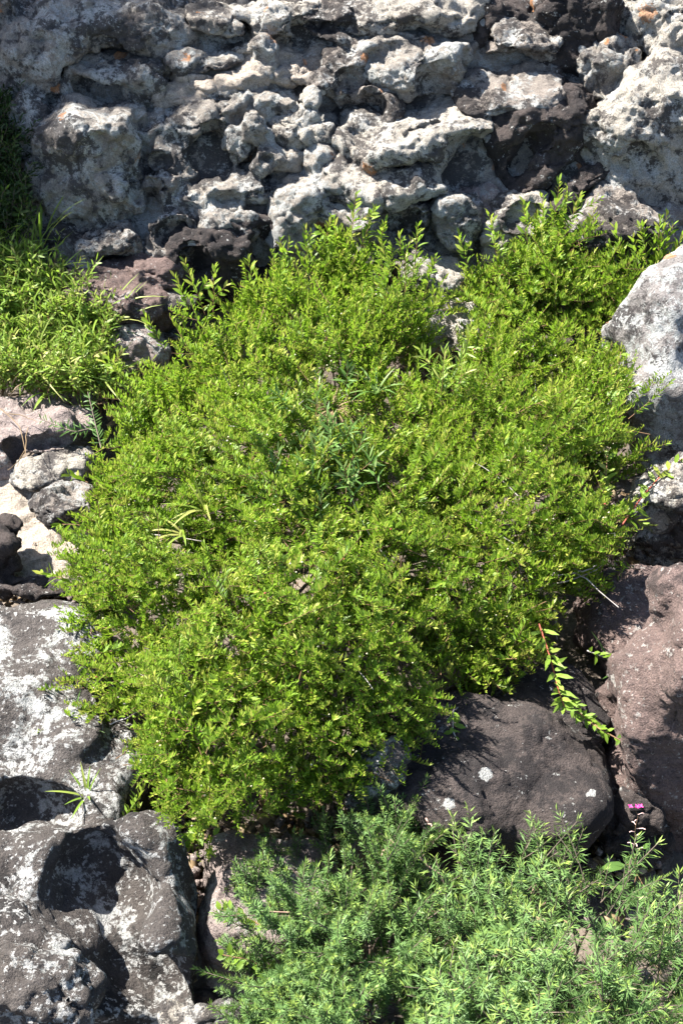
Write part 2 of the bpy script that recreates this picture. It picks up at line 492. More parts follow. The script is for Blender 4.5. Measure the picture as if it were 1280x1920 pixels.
rock('rock', 'pale scooped ridge rock with a dark hollow at the top centre', 'pale',
     [B(520, 40, 90, 80, 1, 2.6, -15), B(480, 80, 120, 34, 1, 2.6, 8), B(570, 25, 80, 60, .9, 2.6), B(460, 15, 90, 40), C(600, 60, 120, 46, .12), C(540, 88, 120, 22, .06)], pits=.008)
rock('rock', 'grey lumps along the shaded back of the sand shelf', 'mott', [B(640, 60, 120, 44, 1, 2.6, -12), B(620, 15, 120, 50, 1, 2.6), B(340, 90, 130, 50, 1, 2.4, -10)], pits=.01)
rock('rock', 'layered grey ledge with an overhang at the top centre right', 'grey',
     [B(780, 100, 200, 96, 1, 2.6, 8), B(730, 60, 160, 60, 1, 3, 6), B(770, 140, 110, 70, .9, 2.6), B(840, 130, 70, 90, .9, 2.6), C(815, 152, 64, 74, .10), C(880, 125, 40, 60, .07), B(856, 165, 24, 70, .9, 2.4, 0, .04), C(760, 52, 150, 10, .05, 2.4, -4)], strata=.02)
rock('rock', 'scalloped pale ledge running along the top edge above the overhang', 'pale', [B(740, 20, 150, 80, 1, 2.6, 6), B(830, 15, 130, 84, 1, 2.6, -8), B(690, 45, 90, 40, 1, 2.6), B(890, 20, 70, 100, .9, 2.6, 0, -.02)], pits=.02)
rock('rock', 'flat topped pale rock with a long crack across its sunlit face', 'pale',
     [B(775, 235, 258, 120, 1.2, 3.4, 5), B(690, 230, 90, 60, 1, 2.6, -10), B(740, 320, 240, 110, 1, 2.8, -8), B(850, 310, 100, 90, .8), C(885, 320, 130, 110, .14, 2.6, 35), C(800, 235, 120, 4, .012, 2.4, 18)], k=.014, warp=.010, scal=.014, chip=.009, crack=.006)
rock('rock', 'dark crusted rock with pale blotches just below the flat topped rock', 'mott', [B(735, 400, 150, 110, .9, 3), B(690, 360, 160, 80, 1, 2.8, -10), B(720, 470, 160, 80), C(745, 420, 100, 70, .08)], pits=.01)
rock('rock', 'mottled block with a white blotched face under the dark overhang', 'mott', [B(955, 170, 190, 96, .9, 3.6, 4), B(900, 190, 90, 80, .9, 2.6), B(1010, 190, 90, 70)])
rock('rock', 'lit stepped grey rock with a dark vertical face at the top right', 'mott',
     [B(985, 62, 120, 52, 1, 3.2, 0, .02), B(970, 90, 110, 50, 1, 3), B(1030, 20, 60, 80, .8, 3), C(965, 112, 150, 40, .14)])
rock('rock', 'tall dark brown rock wall recessed between the stepped rock and the pale right mass', 'dark', [B(1075, 90, 130, 220, .8, 3.4, 0, -.05), B(930, 60, 120, 130, .8, 3, 0, -.08), B(1040, 190, 100, 80, .8, 3, 0, -.06)])
rock('rock', 'swirled dark rock with sharp crescent ridges and hollows', 'dark',
     [B(1000, 330, 170, 46, .8, 2.4, 38), B(1050, 360, 190, 50, .8, 2.4, 35), B(1090, 220, 70, 130, .8, 2.4, 35), B(950, 300, 60, 130, .8, 2.4, 8), B(985, 235, 130, 44, .8, 2.4, 10), B(1010, 300, 190, 210, .5, 3, 0, -.05),
      C(982, 292, 44, 90, .10, 2.4, -30), C(1040, 345, 110, 24, .06, 2.4, 36), C(1015, 255, 36, 30, .05), C(1000, 375, 60, 30, .06, 2.4, 30)])
rock('rock', 'pale brown scoured floor at the foot of the swirled ridges', 'pink', [B(900, 390, 170, 70, 1, 3, 0, -.05), B(930, 270, 90, 170, .8, 3, 0, -.09), B(880, 350, 120, 60, 1, 3, 0, -.06)])
rock('boulder', 'large smooth pale boulder with a pointed shoulder at the upper right', 'pale',
     [B(1225, 270, 210, 250, .8, 2.8, 0), B(1180, 250, 90, 90, .8, 2.2, 20, .04), B(1130, 290, 90, 160, .7, 2.4, 15), B(1260, 150, 100, 190, .8, 2.8), C(1205, 300, 90, 60, .04, 2.4, -40), C(1165, 330, 50, 60, .03)], k=.014, warp=.010, scal=.014, chip=.009, crack=.006, cat='boulder')
rock('boulder', 'rounded grey boulder with a dark mottled cheek, stacked on the pale right mass', 'grey', [B(1145, 122, 100, 104, .9, 2.8, 0, .04), B(1170, 165, 120, 60)], pits=.008, cat='boulder')
rock('boulder', 'pale grey boulder with orange lichen at the very top right corner', 'pale', [B(1250, 45, 130, 110, .9, 2.6, -8, .05), B(1190, 25, 80, 120, .8, 2.6, -25)], cat='boulder')
rock('rock', 'brown hollow wedge between two pale boulders at the right', 'brown', [B(1195, 190, 100, 44, 1, 2.6, 22, -.01), B(1120, 210, 80, 60, 1, 2.6, 30, -.04)])
rock('boulder', 'speckled grey boulder with an orange lichen disc behind the right hand shoots', 'mott',
     [B(1150, 435, 164, 140, .9, 2.6, 0), B(1135, 375, 70, 50, .9, 2.2), B(1230, 395, 100, 60, .9, 2.4)], cat='boulder')
rock('rock', 'rounded knob of grey rock standing alone with its shadow on the right', 'grey', [B(855, 405, 84, 84, .9, 2.8, -5, .03), B(845, 445, 66, 50, .9, 2.4, 0, .02)])
rock('rock', 'scooped pale grey rock between the standing knob and the speckled boulder', 'pale', [B(970, 420, 110, 110, .9, 2.6, 0), B(930, 450, 60, 90, .9), C(985, 402, 66, 56, .05), B(1040, 430, 80, 60, 1, 2.6)])
rock('rock', 'tall knob of grey rock with an orange stained crown at the shrub edge', 'grey', [B(562, 375, 104, 88, .9, 3, 0, .03), B(553, 440, 84, 130, .8, 3), B(605, 405, 40, 44, .9, 2.4, 0, .03)], pits=.008)
rock('rock', 'low grey rock with orange lichen between the tall knob and the flat topped rock', 'grey', [B(640, 325, 140, 76, 1, 2.6, 10), B(600, 300, 62, 50, .9, 2.2, 25, .04), B(640, 390, 120, 70)])
rock('rock', 'knuckled grey rock with rounded knobs hanging over a dark recess', 'grey',
     [B(408, 415, 84, 70, .9, 2.4, 0, .03), B(458, 422, 36, 56, .9, 2.4, 0, .04), B(350, 362, 100, 66, 1, 2.6), B(365, 400, 60, 50), B(420, 370, 110, 60, 1, 2.6), B(475, 350, 110, 50, 1, 2.6, 5), C(492, 386, 76, 50, .12), C(395, 345, 40, 20, .03), C(400, 455, 120, 30, .06)], pits=.012)
rock('rock', 'dark undercut rock wall with a pale drip column above the shrub', 'dark', [B(400, 500, 150, 150, .7, 3, 0, -.03), B(480, 480, 110, 140, .6, 3, 0, -.06), B(400, 470, 70, 90, .8), C(490, 470, 50, 100, .10), C(370, 500, 60, 70, .07), B(462, 500, 26, 90, .9, 2.4, -5, .03)], pits=.015)
rock('rock', 'layered brown rock with white lichen cap at the left edge of the shrub', 'mott', [B(290, 572, 116, 66, .9, 2.8, 5, .03), B(280, 615, 120, 46, .9, 2.6, -5), B(350, 590, 60, 70), C(300, 602, 90, 16, .07, 2.4, -3)], strata=.02, pits=.008)
rock('rock', 'brown rock foot between the weeds and the shrub', 'pink', [B(255, 680, 110, 120, .8, 2.8)])
rock('rock', 'pale rock with an orange disc showing in the cleft of the shrub', 'pale', [B(805, 505, 120, 80, 1, 2.6, -15, .02), B(840, 570, 110, 70, 1, 2.8, 0, .04), B(800, 640, 90, 110, .9), B(900, 650, 120, 120, .9)])

GROW = 1.0
# ---- right side
rock('boulder', 'big rounded boulder with a black mottled face at the right edge', 'frost',
     [B(1295, 680, 290, 400, .8, 3.2, 6, .13), B(1265, 760, 200, 240, .8, 2.8, 0, .11)], k=.03, warp=.010, scal=.010, chip=.005, crack=.003, rough=.0038, vox=.0075, knob=0, cat='boulder')
rock('boulder', 'pale grey rock below the black mottled boulder at the right edge', 'pale', [B(1262, 960, 190, 220, .8, 2.8, 0, .08), B(1235, 860, 130, 140, .8, 2.6, 0, .06), B(1190, 900, 110, 150, .8, 3, 0, .02)], cat='boulder')
rock('rock', 'broad brown rock slope catching the shrub shadow at the right', 'brown',
     [B(1345, 1420, 400, 700, .8, 4, -8, .0), B(1250, 1180, 280, 230, 1, 3.4, 0, .01), B(1170, 1150, 200, 160, 1, 3, 0, -.02)], k=.03, warp=.010, scal=.010, chip=.008, crack=.007, rough=.0048, vox=.0075, knob=0)
rock('boulder', 'dark rounded boulder dappled with shade under the lower edge of the shrub', 'dark',
     [B(895, 1475, 470, 310, .8, 3.0, -4, .02), B(990, 1340, 300, 200, .8, 2.8, 0, .0)], k=.03, warp=.010, scal=.010, chip=.005, crack=.003, rough=.0038, vox=.0075, knob=0, cat='boulder')
rock('rock', 'grey lichened stone shoulder poking from under the shrub centre bottom', 'slab', [B(700, 1440, 110, 110, .8, 2.8, 0, .14), B(690, 1480, 90, 80, .8, 2.6, 0, .10)])
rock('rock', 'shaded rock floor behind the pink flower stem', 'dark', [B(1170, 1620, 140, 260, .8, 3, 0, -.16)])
rock('rock', 'brown rock seen through the stems of the needle bush', 'pink', [B(780, 1580, 260, 110, 1, 3, 0, -.03), B(1010, 1580, 120, 100, 1, 3, 0, -.05)])

# ---- left middle shelf
rock('rock', 'pinkish shelf rock with a dark curled slot below the weeds', 'pink', [B(50, 800, 190, 110, 1, 3, 0, .05), B(120, 780, 120, 70, 1, 2.6, 0, .04), B(-10, 860, 120, 90), C(28, 852, 26, 60, .07, 2.4, 30), C(78, 832, 120, 24, .06, 2.4, 5)])
rock('rock', 'pale lichened hump, upper of two low humps beside the shrub', 'pale', [B(105, 878, 160, 74, 1, 2.6, 14, .01), B(60, 905, 70, 50)])
rock('rock', 'round grey hump, lower of two low humps beside the shrub', 'mott', [B(115, 940, 130, 84, 1, 2.5, 10, .02)])
rock('rock', 'bleached sandstone floor at the left edge', 'cream', [B(50, 985, 260, 90, 1.1, 3.4, 0, -.05), B(120, 1060, 200, 110, 1.1, 3.2, 0, -.06), B(20, 930, 120, 60, 1, 3, 0, -.04)])
rock('rock', 'short dark block throwing a shadow on the bleached sandstone', 'dark', [B(2, 1035, 78, 100, .9, 3.4, 0, .05), B(10, 990, 60, 30, .9, 2.4, 0, .06)])
rock('rock', 'dark rim of rock along the crack above the spattered slab', 'dark', [B(70, 1100, 170, 44, 1, 2.6, -4, .0), B(-20, 1085, 120, 60, 1, 2.6, -20, .0)])

# ---- lower left
rock('rock_slab', 'wide white spattered rock slab at the left edge', 'slab',
     [B(20, 1310, 400, 370, 1.1, 5, 3, .04), B(190, 1430, 170, 160, 1, 3.4, 0, .02), B(60, 1530, 360, 190, 1., 3.4, 0, .05), C(20, 1545, 260, 130, .13, 2.3, 8)], k=.03, warp=.010, scal=.010, chip=.005, crack=.003, rough=.0038, vox=.0075, knob=0, cat='rock slab')
rock('rock', 'dark water worn rock with a smooth saddle ridge and deep shaded hollows, lower left', 'worn',
     [B(120, 1740, 460, 400, .9, 4, 8, .06), B(245, 1640, 170, 200, .9, 3, -8, .06), B(30, 1640, 240, 130, 1., 3, 8, .06), B(240, 1800, 230, 240, .9, 3, -10, .04),
      C(175, 1670, 250, 190, .17, 2.4, -38), C(235, 1860, 240, 130, .16, 2.4, -30)], k=.03, warp=.010, scal=.010, chip=.005, crack=.003, rough=.0038, vox=.0075, knob=0)
rock('boulder', 'rounded dark boulder with frosted white crown in the bottom left corner', 'worn', [B(85, 1880, 250, 190, .9, 2.6, -6, .16)], warp=.014, cat='boulder')
rock('rock', 'pale grey stone cut off by the bottom edge', 'pale', [B(390, 1915, 190, 70, .9, 2.6, 3, .05)])
rock('rock', 'pinkish brown rock behind the deep crack at the bottom', 'pink', [B(490, 1740, 220, 260, 1, 3, 0, -.02), B(455, 1620, 140, 120, 1, 2.8, 0, -.04), B(560, 1640, 160, 160, 1, 2.8, 0, -.05)], k=.03, warp=.010, scal=.010, chip=.005, crack=.003, rough=.0038, vox=.0075, knob=0)
rock('rock', 'little dark scooped rim of stone beside the pale bottom stone', 'dark', [B(375, 1855, 60, 40, 1, 2.6, -15, .0), C(375, 1850, 44, 20, .04, 2.4, -15)])

# ---------------------------------------------------------------- plants
def leaf_material(name, c0, c1, c2, trans, gloss=.48, tmix=.42):
    m = bpy.data.materials.new(name); m.use_nodes = True
    t = m.node_tree; b = t.nodes['Principled BSDF']
    at_ = nd(t, 'ShaderNodeAttribute', attribute_name='tint')
    f = at_.outputs['Fac']
    c = mixc(t, mr(t, f, 0, .5), c0, c1)
    c = mixc(t, mr(t, f, .5, 1.0), c, c2)
    t.links.new(c, b.inputs['Base Color'])
    b.inputs['Roughness'].default_value = gloss
    b.inputs['Specular IOR Level'].default_value = .30
    tr = nd(t, 'ShaderNodeBsdfTranslucent')
    t.links.new(mixc(t, .5, mixc(t, 1, c, c), trans), tr.inputs['Color'])
    mx = nd(t, 'ShaderNodeMixShader'); mx.inputs[0].default_value = tmix
    t.links.new(b.outputs[0], mx.inputs[1]); t.links.new(tr.outputs[0], mx.inputs[2])
    t.links.new(mx.outputs[0], t.nodes['Material Output'].inputs['Surface'])
    return m

def plain(name, c, rough=.8, var=.3, scale=40):
    m = bpy.data.materials.new(name); m.use_nodes = True
    t = m.node_tree; b = t.nodes['Principled BSDF']; b.inputs['Roughness'].default_value = rough
    g = t.nodes.new('ShaderNodeNewGeometry')
    n = nd(t, 'ShaderNodeTexNoise', Scale=scale, Detail=4.0); t.links.new(g.outputs['Position'], n.inputs['Vector'])
    t.links.new(mixc(t, mr(t, n.outputs['Fac'], .35, .65), tuple(x * (1 - var) for x in c), tuple(x * (1 + var) for x in c)), b.inputs['Base Color'])
    return m

M = {
 'leaf':   leaf_material('shrub_leaf', (.070, .128, .016), (.160, .262, .025), (.315, .330, .058), (.255, .44, .022)),
 'needle': leaf_material('needle_leaf', (.078, .148, .044), (.126, .222, .066), (.255, .350, .072), (.19, .32, .055), .5, .35),
 'weed':   leaf_material('weed_leaf', (.115, .195, .028), (.195, .300, .042), (.34, .34, .10), (.25, .40, .035), .45),
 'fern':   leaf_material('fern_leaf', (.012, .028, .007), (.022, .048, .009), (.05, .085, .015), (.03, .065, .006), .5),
 'blue':   leaf_material('narrow_leaf', (.070, .150, .035), (.115, .215, .048), (.20, .27, .09), (.13, .26, .06), .45),
 'dry':    leaf_material('dry_leaf', (.13, .085, .045), (.21, .145, .08), (.30, .23, .14), (.18, .13, .07), .7, .2),
 'stem':   plain('reddish_stem', (.14, .075, .035)),
 'twig':   plain('brown_twig', (.10, .075, .058)),
 'dead':   plain('grey_dead_twig', (.26, .235, .22)),
 'red':    plain('red_stem', (.28, .06, .035)),
 'pink':   plain('pink_petal', (.62, .04, .30), .5, .1),
 'palepink': plain('pale_pod', (.52, .36, .33), .6, .15),
 'cream':  plain('cream_bud', (.46, .43, .27), .5, .1),
 'bark':   plain('tree_bark', (.13, .10, .08)),
}

class Geo:
    """vertices, quads, tint and material index per quad (a triangle repeats its last corner's neighbour as a thin quad)"""
    def __init__(s): s.V = []; s.Q = []; s.T = []; s.K = []; s.n = 0
    def add(s, V, Q, tint=0., k=0):
        V = np.asarray(V, float).reshape(-1, 3); Q = np.asarray(Q, int).reshape(-1, 4)
        s.V.append(V); s.Q.append(Q + s.n); s.n += len(V)
        s.T.append(np.full(len(Q), tint)); s.K.append(np.full(len(Q), k))
    def done(s):
        return np.concatenate(s.V), np.concatenate(s.Q), np.concatenate(s.T), np.concatenate(s.K)

def geo_mesh(name, V, Q, T, K, mats):
    me = new_mesh(name, V, quads=Q, mat=mats, face_attr=T)
    if K is not None and K.any():
        me.polygons.foreach_set('material_index', K.astype(np.int32))
    return me

def unit(a):
    a = np.asarray(a, float); return a / (np.linalg.norm(a, axis=-1, keepdims=True) + 1e-12)

def leaf(g, base, axis, up, L, W, tint, r, k=0, curl=.15, fold=.22, simple=False):
    """a pointed elliptic leaf, folded along its midrib and curling a little"""
    axis = unit(axis); side = unit(np.cross(axis, up)); nrm = np.cross(side, axis)
    if simple:
        P = [base, base + axis * L * .5 + side * W * .5 + nrm * W * fold * .5, base + axis * L - nrm * L * curl, base + axis * L * .5 - side * W * .5 + nrm * W * fold * .5]
        g.add(P, [[0, 1, 2, 3]], tint, k); return
    P = [base]
    for t, w in ((.28, .40), (.66, .46)):
        c = base + axis * L * t - nrm * L * curl * t * t
        P += [c + side * W * w + nrm * W * fold * w, c, c - side * W * w + nrm * W * fold * w]
    P.append(base + axis * L - nrm * L * curl)
    # the two end triangles are quads through the midrib
    g.add(P, [[0, 1, 2, 3], [1, 4, 5, 2], [2, 5, 6, 3], [4, 7, 6, 5]], tint, k)

def tube(g, pts, r0, r1, tint=.5, k=1, n=4):
    pts = np.asarray(pts, float); m = len(pts)
    t = unit(np.gradient(pts, axis=0))
    a = np.array([.3, .9, .31]); s1 = unit(np.cross(t, a)); s2 = np.cross(t, s1)
    rr = np.linspace(r0, r1, m)
    an = np.arange(n) * 2 * math.pi / n
    V = (pts[:, None] + rr[:, None, None] * (np.cos(an)[None, :, None] * s1[:, None] + np.sin(an)[None, :, None] * s2[:, None])).reshape(-1, 3)
    Q = [[i * n + j, i * n + (j + 1) % n, (i + 1) * n + (j + 1) % n, (i + 1) * n + j] for i in range(m - 1) for j in range(n)]
    g.add(V, Q, tint, k)

def curve(p0, d, L, bend, n=6):
    """points of a gently bent stem"""
    p = [np.array(p0, float)]; d = unit(d)
    for i in range(n - 1):
        d = unit(d + np.asarray(bend) / (n - 1)); p.append(p[-1] + d * L / (n - 1))
    return np.array(p)

def along(pts, t):
    x = t * (len(pts) - 1); i = min(int(x), len(pts) - 2); f = x - i
    return pts[i] * (1 - f) + pts[i + 1] * f, unit(pts[i + 1] - pts[i])

def leafy_shoot(r, L, step, LL, LW, open0=65, open1=28, bend=.25, tone=(.15, .8), stem_r=.0011, start=.12, twigs=0, k_leaf=0, k_stem=1, flat=0., simple=False, pts=None, bias=0.):
    g = Geo()
    if pts is None:
        pts = curve((0, 0, 0), (0, 0, 1), L, (r.uniform(-bend, bend), r.uniform(-bend, bend), 0))
    tube(g, pts, stem_r, stem_r * .55, .5, k_stem, 3)
    def dress(pts, L, start, LLs):
        n = int(L * (1 - start) / step); ph = r.uniform(0, 6.28)
        for i in range(n):
            t = start + (1 - start) * (i + .5) / n
            p, d = along(pts, t)
            ph += 2.4 + r.uniform(-.35, .35)
            if flat and r.random() < flat: ph = (0 if i % 2 else math.pi) + r.uniform(-.5, .5)
            a = unit(np.cross(d, (.21, .93, .3))); b = np.cross(d, a)
            o = a * math.cos(ph) + b * math.sin(ph)
            an = math.radians(open0 + (open1 - open0) * t ** 1.5 + r.uniform(-12, 12))
            ax = d * math.cos(an) + o * math.sin(an) + np.array([bias * r.uniform(.6, 1.2), 0, 0])
            up = d * math.sin(an) - o * math.cos(an) + r.normal(0, .50, 3)
            s = (.75 + .5 * math.sin(math.pi * min(1, t * .9 + .05))) * r.uniform(.75, 1.12) * LLs
            tn = np.clip((r.normal(tone[0] + (tone[1] - tone[0]) * t, .16) if r.random() > .06 else r.uniform(.85, 1.3)), 0, 1)
            leaf(g, p, ax, up, LL * s, LW * s, tn, r, k_leaf, r.uniform(-.05, .25), r.uniform(.1, .5), simple)
    dress(pts, L, start, 1.0)
    for j in range(twigs):
        t = r.uniform(.2, .65); p, d = along(pts, t)
        q = curve(p, d + unit(r.normal(size=3)) * .9, L * r.uniform(.35, .55), d * .5, 4)
        tube(g, q, stem_r * .7, stem_r * .45, .5, k_stem, 3)
        dress(q, L * .45, .08, .85)
    return g.done()

def needle_shoot(r, L, n, NL, NW, bend=.3, bare=.05, twigs=1, spread=58):
    g = Geo()
    main = curve((0, 0, 0), (0, 0, 1), L, (r.uniform(-bend, bend), r.uniform(-bend, bend), 0))
    axes = [(main, L, n)]
    for j in range(twigs):
        p, d = along(main, r.uniform(.3, .7))
        axes.append((curve(p, d + unit(r.normal(size=3)) * .8, L * .4, d * .5, 4), L * .4, int(n * .45)))
    for pts, l, m in axes:
        tube(g, pts, .0016, .0007, .5, 1, 3)
        for i in range(m):
            t = bare + (1 - bare) * (i / m) ** .9
            p, d = along(pts, t); ph = r.uniform(0, 6.28)
            a = unit(np.cross(d, (.21, .93, .3))); b = np.cross(d, a); o = a * math.cos(ph) + b * math.sin(ph)
            an = math.radians(spread * (1 - .55 * t ** 4) + r.uniform(-16, 16))
            ax = d * math.cos(an) + o * math.sin(an)
            s = NL * r.uniform(.7, 1.15) * (1 - .35 * t ** 5)
            tn = np.clip(r.normal(.28 + .62 * t ** 4, .13), 0, 1)
            leaf(g, p, ax, d + r.normal(0, .2, 3), s, NW, tn, r, 0, r.uniform(-.1, .12), .3, True)
    return g.done()

def frames(D, r, upright=False):
    """rotation matrices whose z axis is D, spun at random, or with the x axis turned to the sky"""
    D = unit(D); a = r.normal(size=D.shape)
    X = unit(np.cross(a, D))
    if upright:
        u = np.array([0, 0, 1.]) + r.normal(0, .15, D.shape) + .25 * X
        X = unit(u - D * (u * D).sum(1, keepdims=True))
    Y = np.cross(D, X)
    return np.stack([X, Y, D], -1)

def scatter(name, temps, P, D, Sc, mats, parent, r, individual=0, part='leafy_shoot', pick=None, origin=None, upright=False, tone=None):
    """shoots at points P along directions D: the most visible ones as parts of their own, the rest as one joined part"""
    n = len(P); F = frames(D, r, upright); which = r.integers(0, len(temps), n)
    origin = np.array(parent.location) if origin is None else origin
    order = np.argsort(-pick) if pick is not None else np.arange(n)
    solo = set(order[:individual].tolist())
    meshes = {}
    for i in solo:
        k = int(which[i])
        if k not in meshes:
            meshes[k] = geo_mesh(part, *temps[k], mats)
        o = bpy.data.objects.new(part, meshes[k]); COL.objects.link(o); o.parent = parent
        m = np.eye(4); m[:3, :3] = F[i] * Sc[i]; m[:3, 3] = P[i] - origin
        o.matrix_local = Matrix(m.tolist())
    VV, QQ, TT, KK = [], [], [], []; off = 0
    rest = np.array([i for i in range(n) if i not in solo])
    for k in range(len(temps)):
        idx = rest[which[rest] == k] if len(rest) else []
        if len(idx) == 0: continue
        V, Q, T, K = temps[k]
        W = np.einsum('nij,vj->nvi', F[idx] * Sc[idx][:, None, None], V) + (P[idx] - origin)[:, None]
        VV.append(W.reshape(-1, 3)); m = len(idx)
        QQ.append((Q[None] + (np.arange(m) * len(V))[:, None, None]).reshape(-1, 4) + off); off += m * len(V)
        TT.append(np.clip(T[None] + ((0 if tone is None else tone[idx]) + r.normal(0, .12, m))[:, None], 0, 1).ravel()); KK.append(np.tile(K, m))
    if VV:
        o = link(name, geo_mesh(name, np.concatenate(VV), np.concatenate(QQ), np.concatenate(TT), np.concatenate(KK), mats), parent)
        o['kind'] = 'stuff'

def empty(name, loc, label, cat, group=None):
    o = bpy.data.objects.new(name, None); COL.objects.link(o); o.location = loc; o.empty_display_size = .05
    return tag(o, label, cat, group)

def inpoly(poly, u, v):
    n = len(poly); c = False; j = n - 1
    for i in range(n):
        (xi, yi), (xj, yj) = poly[i], poly[j]
        if (yi > v) != (yj > v) and u < (xj - xi) * (v - yi) / (yj - yi) + xi: c = not c
        j = i
    return c

def edge_dist(poly, u, v):
    best = 1e9
    for i in range(len(poly)):
        a = np.array(poly[i], float); b = np.array(poly[(i + 1) % len(poly)], float); p = np.array([u, v], float)
        t = np.clip(((p - a) @ (b - a)) / ((b - a) @ (b - a)), 0, 1)
        best = min(best, float(np.linalg.norm(p - a - t * (b - a))))
    return best

def plan_lobes(poly, r, space, size, top, low=.02, run=230, gaps=(), inset=40):
    """foliage clumps filling the outline a plant has on the ground, higher towards its middle"""
    us = [p[0] for p in poly]; vs_ = [p[1] for p in poly]; L = []
    for _ in range(9000):
        u, v = r.uniform(min(us), max(us)), r.uniform(min(vs_), max(vs_))
        if not inpoly(poly, u, v): continue
        e = edge_dist(poly, u, v)
        if e < inset * .6: continue
        if any(math.hypot(u - a, v - b) < .6 * c for a, b, c in gaps): continue
        if any(math.hypot(u - q[0], v - q[1]) < space * min(1, .55 + e / run) for q in L): continue
        t = min(1, e / run)
        L.append((u, v, low + (top - low) * math.sqrt(1 - (1 - t) ** 2) * r.uniform(.58, 1.2), size * min(1, .5 + e / run) * r.uniform(.7, 1.25)))
    return L

def lobe_points(lobes, r, per_m2, squash=.8, keep=.02, inner=0.):
    """points on the outside of the union of the clumps, with their outward normals"""
    Cn = np.array([at(u, v, z) for u, v, z, s in lobes]); Rd = np.array([s for *_, s in lobes])
    P, N = [], []
    for i, (c, s) in enumerate(zip(Cn, Rd)):
        m = int(per_m2 * 4 * math.pi * s * s * .8)
        d = unit(r.normal(size=(m, 3))); d = d[d[:, 2] > -.45]
        q = c + d * s * np.array([1, 1, squash]) * (1 - inner * r.random((len(d), 1)))
        ok = np.ones(len(q), bool)
        for j in range(len(Cn)):
            if j == i: continue
            w = (q - Cn[j]) / np.array([1, 1, squash])
            ok &= np.linalg.norm(w, axis=1) > Rd[j] * (1 - inner) - keep
        P.append(q[ok]); N.append(d[ok])
    return np.concatenate(P), np.concatenate(N), Cn, Rd

def branches(parent, root, ends, r, mat, r0=.006, r1=.002, name='branch'):
    o0 = np.array(parent.location)
    for e in ends:
        g = Geo(); t = np.linspace(0, 1, 7)[:, None]
        mid = (root + e) / 2 + np.array([0, 0, -.12 * np.linalg.norm(e - root)]) + r.normal(0, .02, 3)
        pts = (1 - t) ** 2 * root + 2 * t * (1 - t) * mid + t * t * e + r.normal(0, .004, (7, 3)) * (t > 0)
        tube(g, pts - o0, r0, r1, .5, 0, 5)
        link(name, geo_mesh(name, *g.done(), [mat]), parent)

def seen_score(P, N):
    d = unit(EYE - P); return (N * d).sum(1) + .4 * N[:, 2]

# ---- the big shrub
r = np.random.default_rng(21)
SHOOT = [leafy_shoot(r, L, .0036, .0185, .0048, twigs=tw, flat=.45, bias=1.25, open0=60, open1=28, stem_r=.0010) for L, tw in ((.10, 1), (.12, 1), (.13, 2), (.09, 1), (.15, 2), (.11, 2), (.12, 0), (.14, 1), (.10, 2), (.17, 1), (.08, 1), (.15, 1))]
INNER = [leafy_shoot(r, L, .0045, .0200, .0056, twigs=1, flat=.45, bias=1.0, open0=60, open1=28, simple=True) for L in (.10, .13, .15, .12, .11)]
TALL = [leafy_shoot(r, L, .0062, .026, .008, open0=48, open1=20, bend=.15, twigs=tw, tone=(.3, .75)) for L, tw in ((.17, 0), (.20, 1), (.15, 0), (.18, 1))]
LEAFM = [M['leaf'], M['stem']]

def shrub(label, poly, gaps, r, space, size, top, dens, solo, root_px, low=.03, run=230, group=None):
    lobes = plan_lobes(poly, r, space, size, top, low, run, gaps)
    P, N, Cn, Rd = lobe_points(lobes, r, dens)
    keep = np.ones(len(P), bool)
    for a, b, c in gaps:
        for z in (top * 1.25, top * 1.0):
            gc = at(a, b, z); keep &= np.linalg.norm(P - gc, axis=1) > c * mpp(gc) * 1.15
    keep &= noise(P * 8.5 + 3.3) + .6 * noise(P * 19) > -.13 + .25 * (r.random(len(P)) - .5)
    P, N = P[keep], N[keep]
    P = P + N * (.10 * noise(P * 6.5 + 11) + .17 * noise(P * 3.4 + 21))[:, None]
    root = at(*root_px, -.03)
    o = empty('shrub', root, label, 'shrub', group)
    out = unit((P - root) * np.array([1, 1, .15]))
    n = len(P)
    D = unit(N * .50 + out * .55 + np.array([0, 0, .40]) + r.normal(0, .26, (n, 3)))
    Sc = r.uniform(.68, 1.06, n) * np.clip(((P - EYE) @ FWD) / 3.0, .70, 1.1)
    Q = P - D * (.075 * Sc)[:, None]
    scatter('foliage', SHOOT, Q, D, Sc, LEAFM, o, r, solo, 'leafy_shoot', seen_score(P, N) + r.random(n) * .6, upright=True, tone=.30 * noise(P * 5.5 + 1.7))
    print(label[:20], 'shoots', n)
    # sparser shaded layer inside
    P2, N2, _, _ = lobe_points(lobes, r, dens * .35, inner=.45, keep=.01)
    D2 = unit(N2 * .5 + np.array([0, 0, .5]) + r.normal(0, .5, (len(P2), 3)))
    scatter('inner_foliage', INNER, P2 - D2 * .09, D2, r.uniform(.7, 1, len(P2)), LEAFM, o, r, upright=True)
    sel = r.choice(len(Cn), min(len(Cn), 40), replace=False)
    branches(o, root, Cn[sel], r, M['twig'])
    return o, lobes, P, N

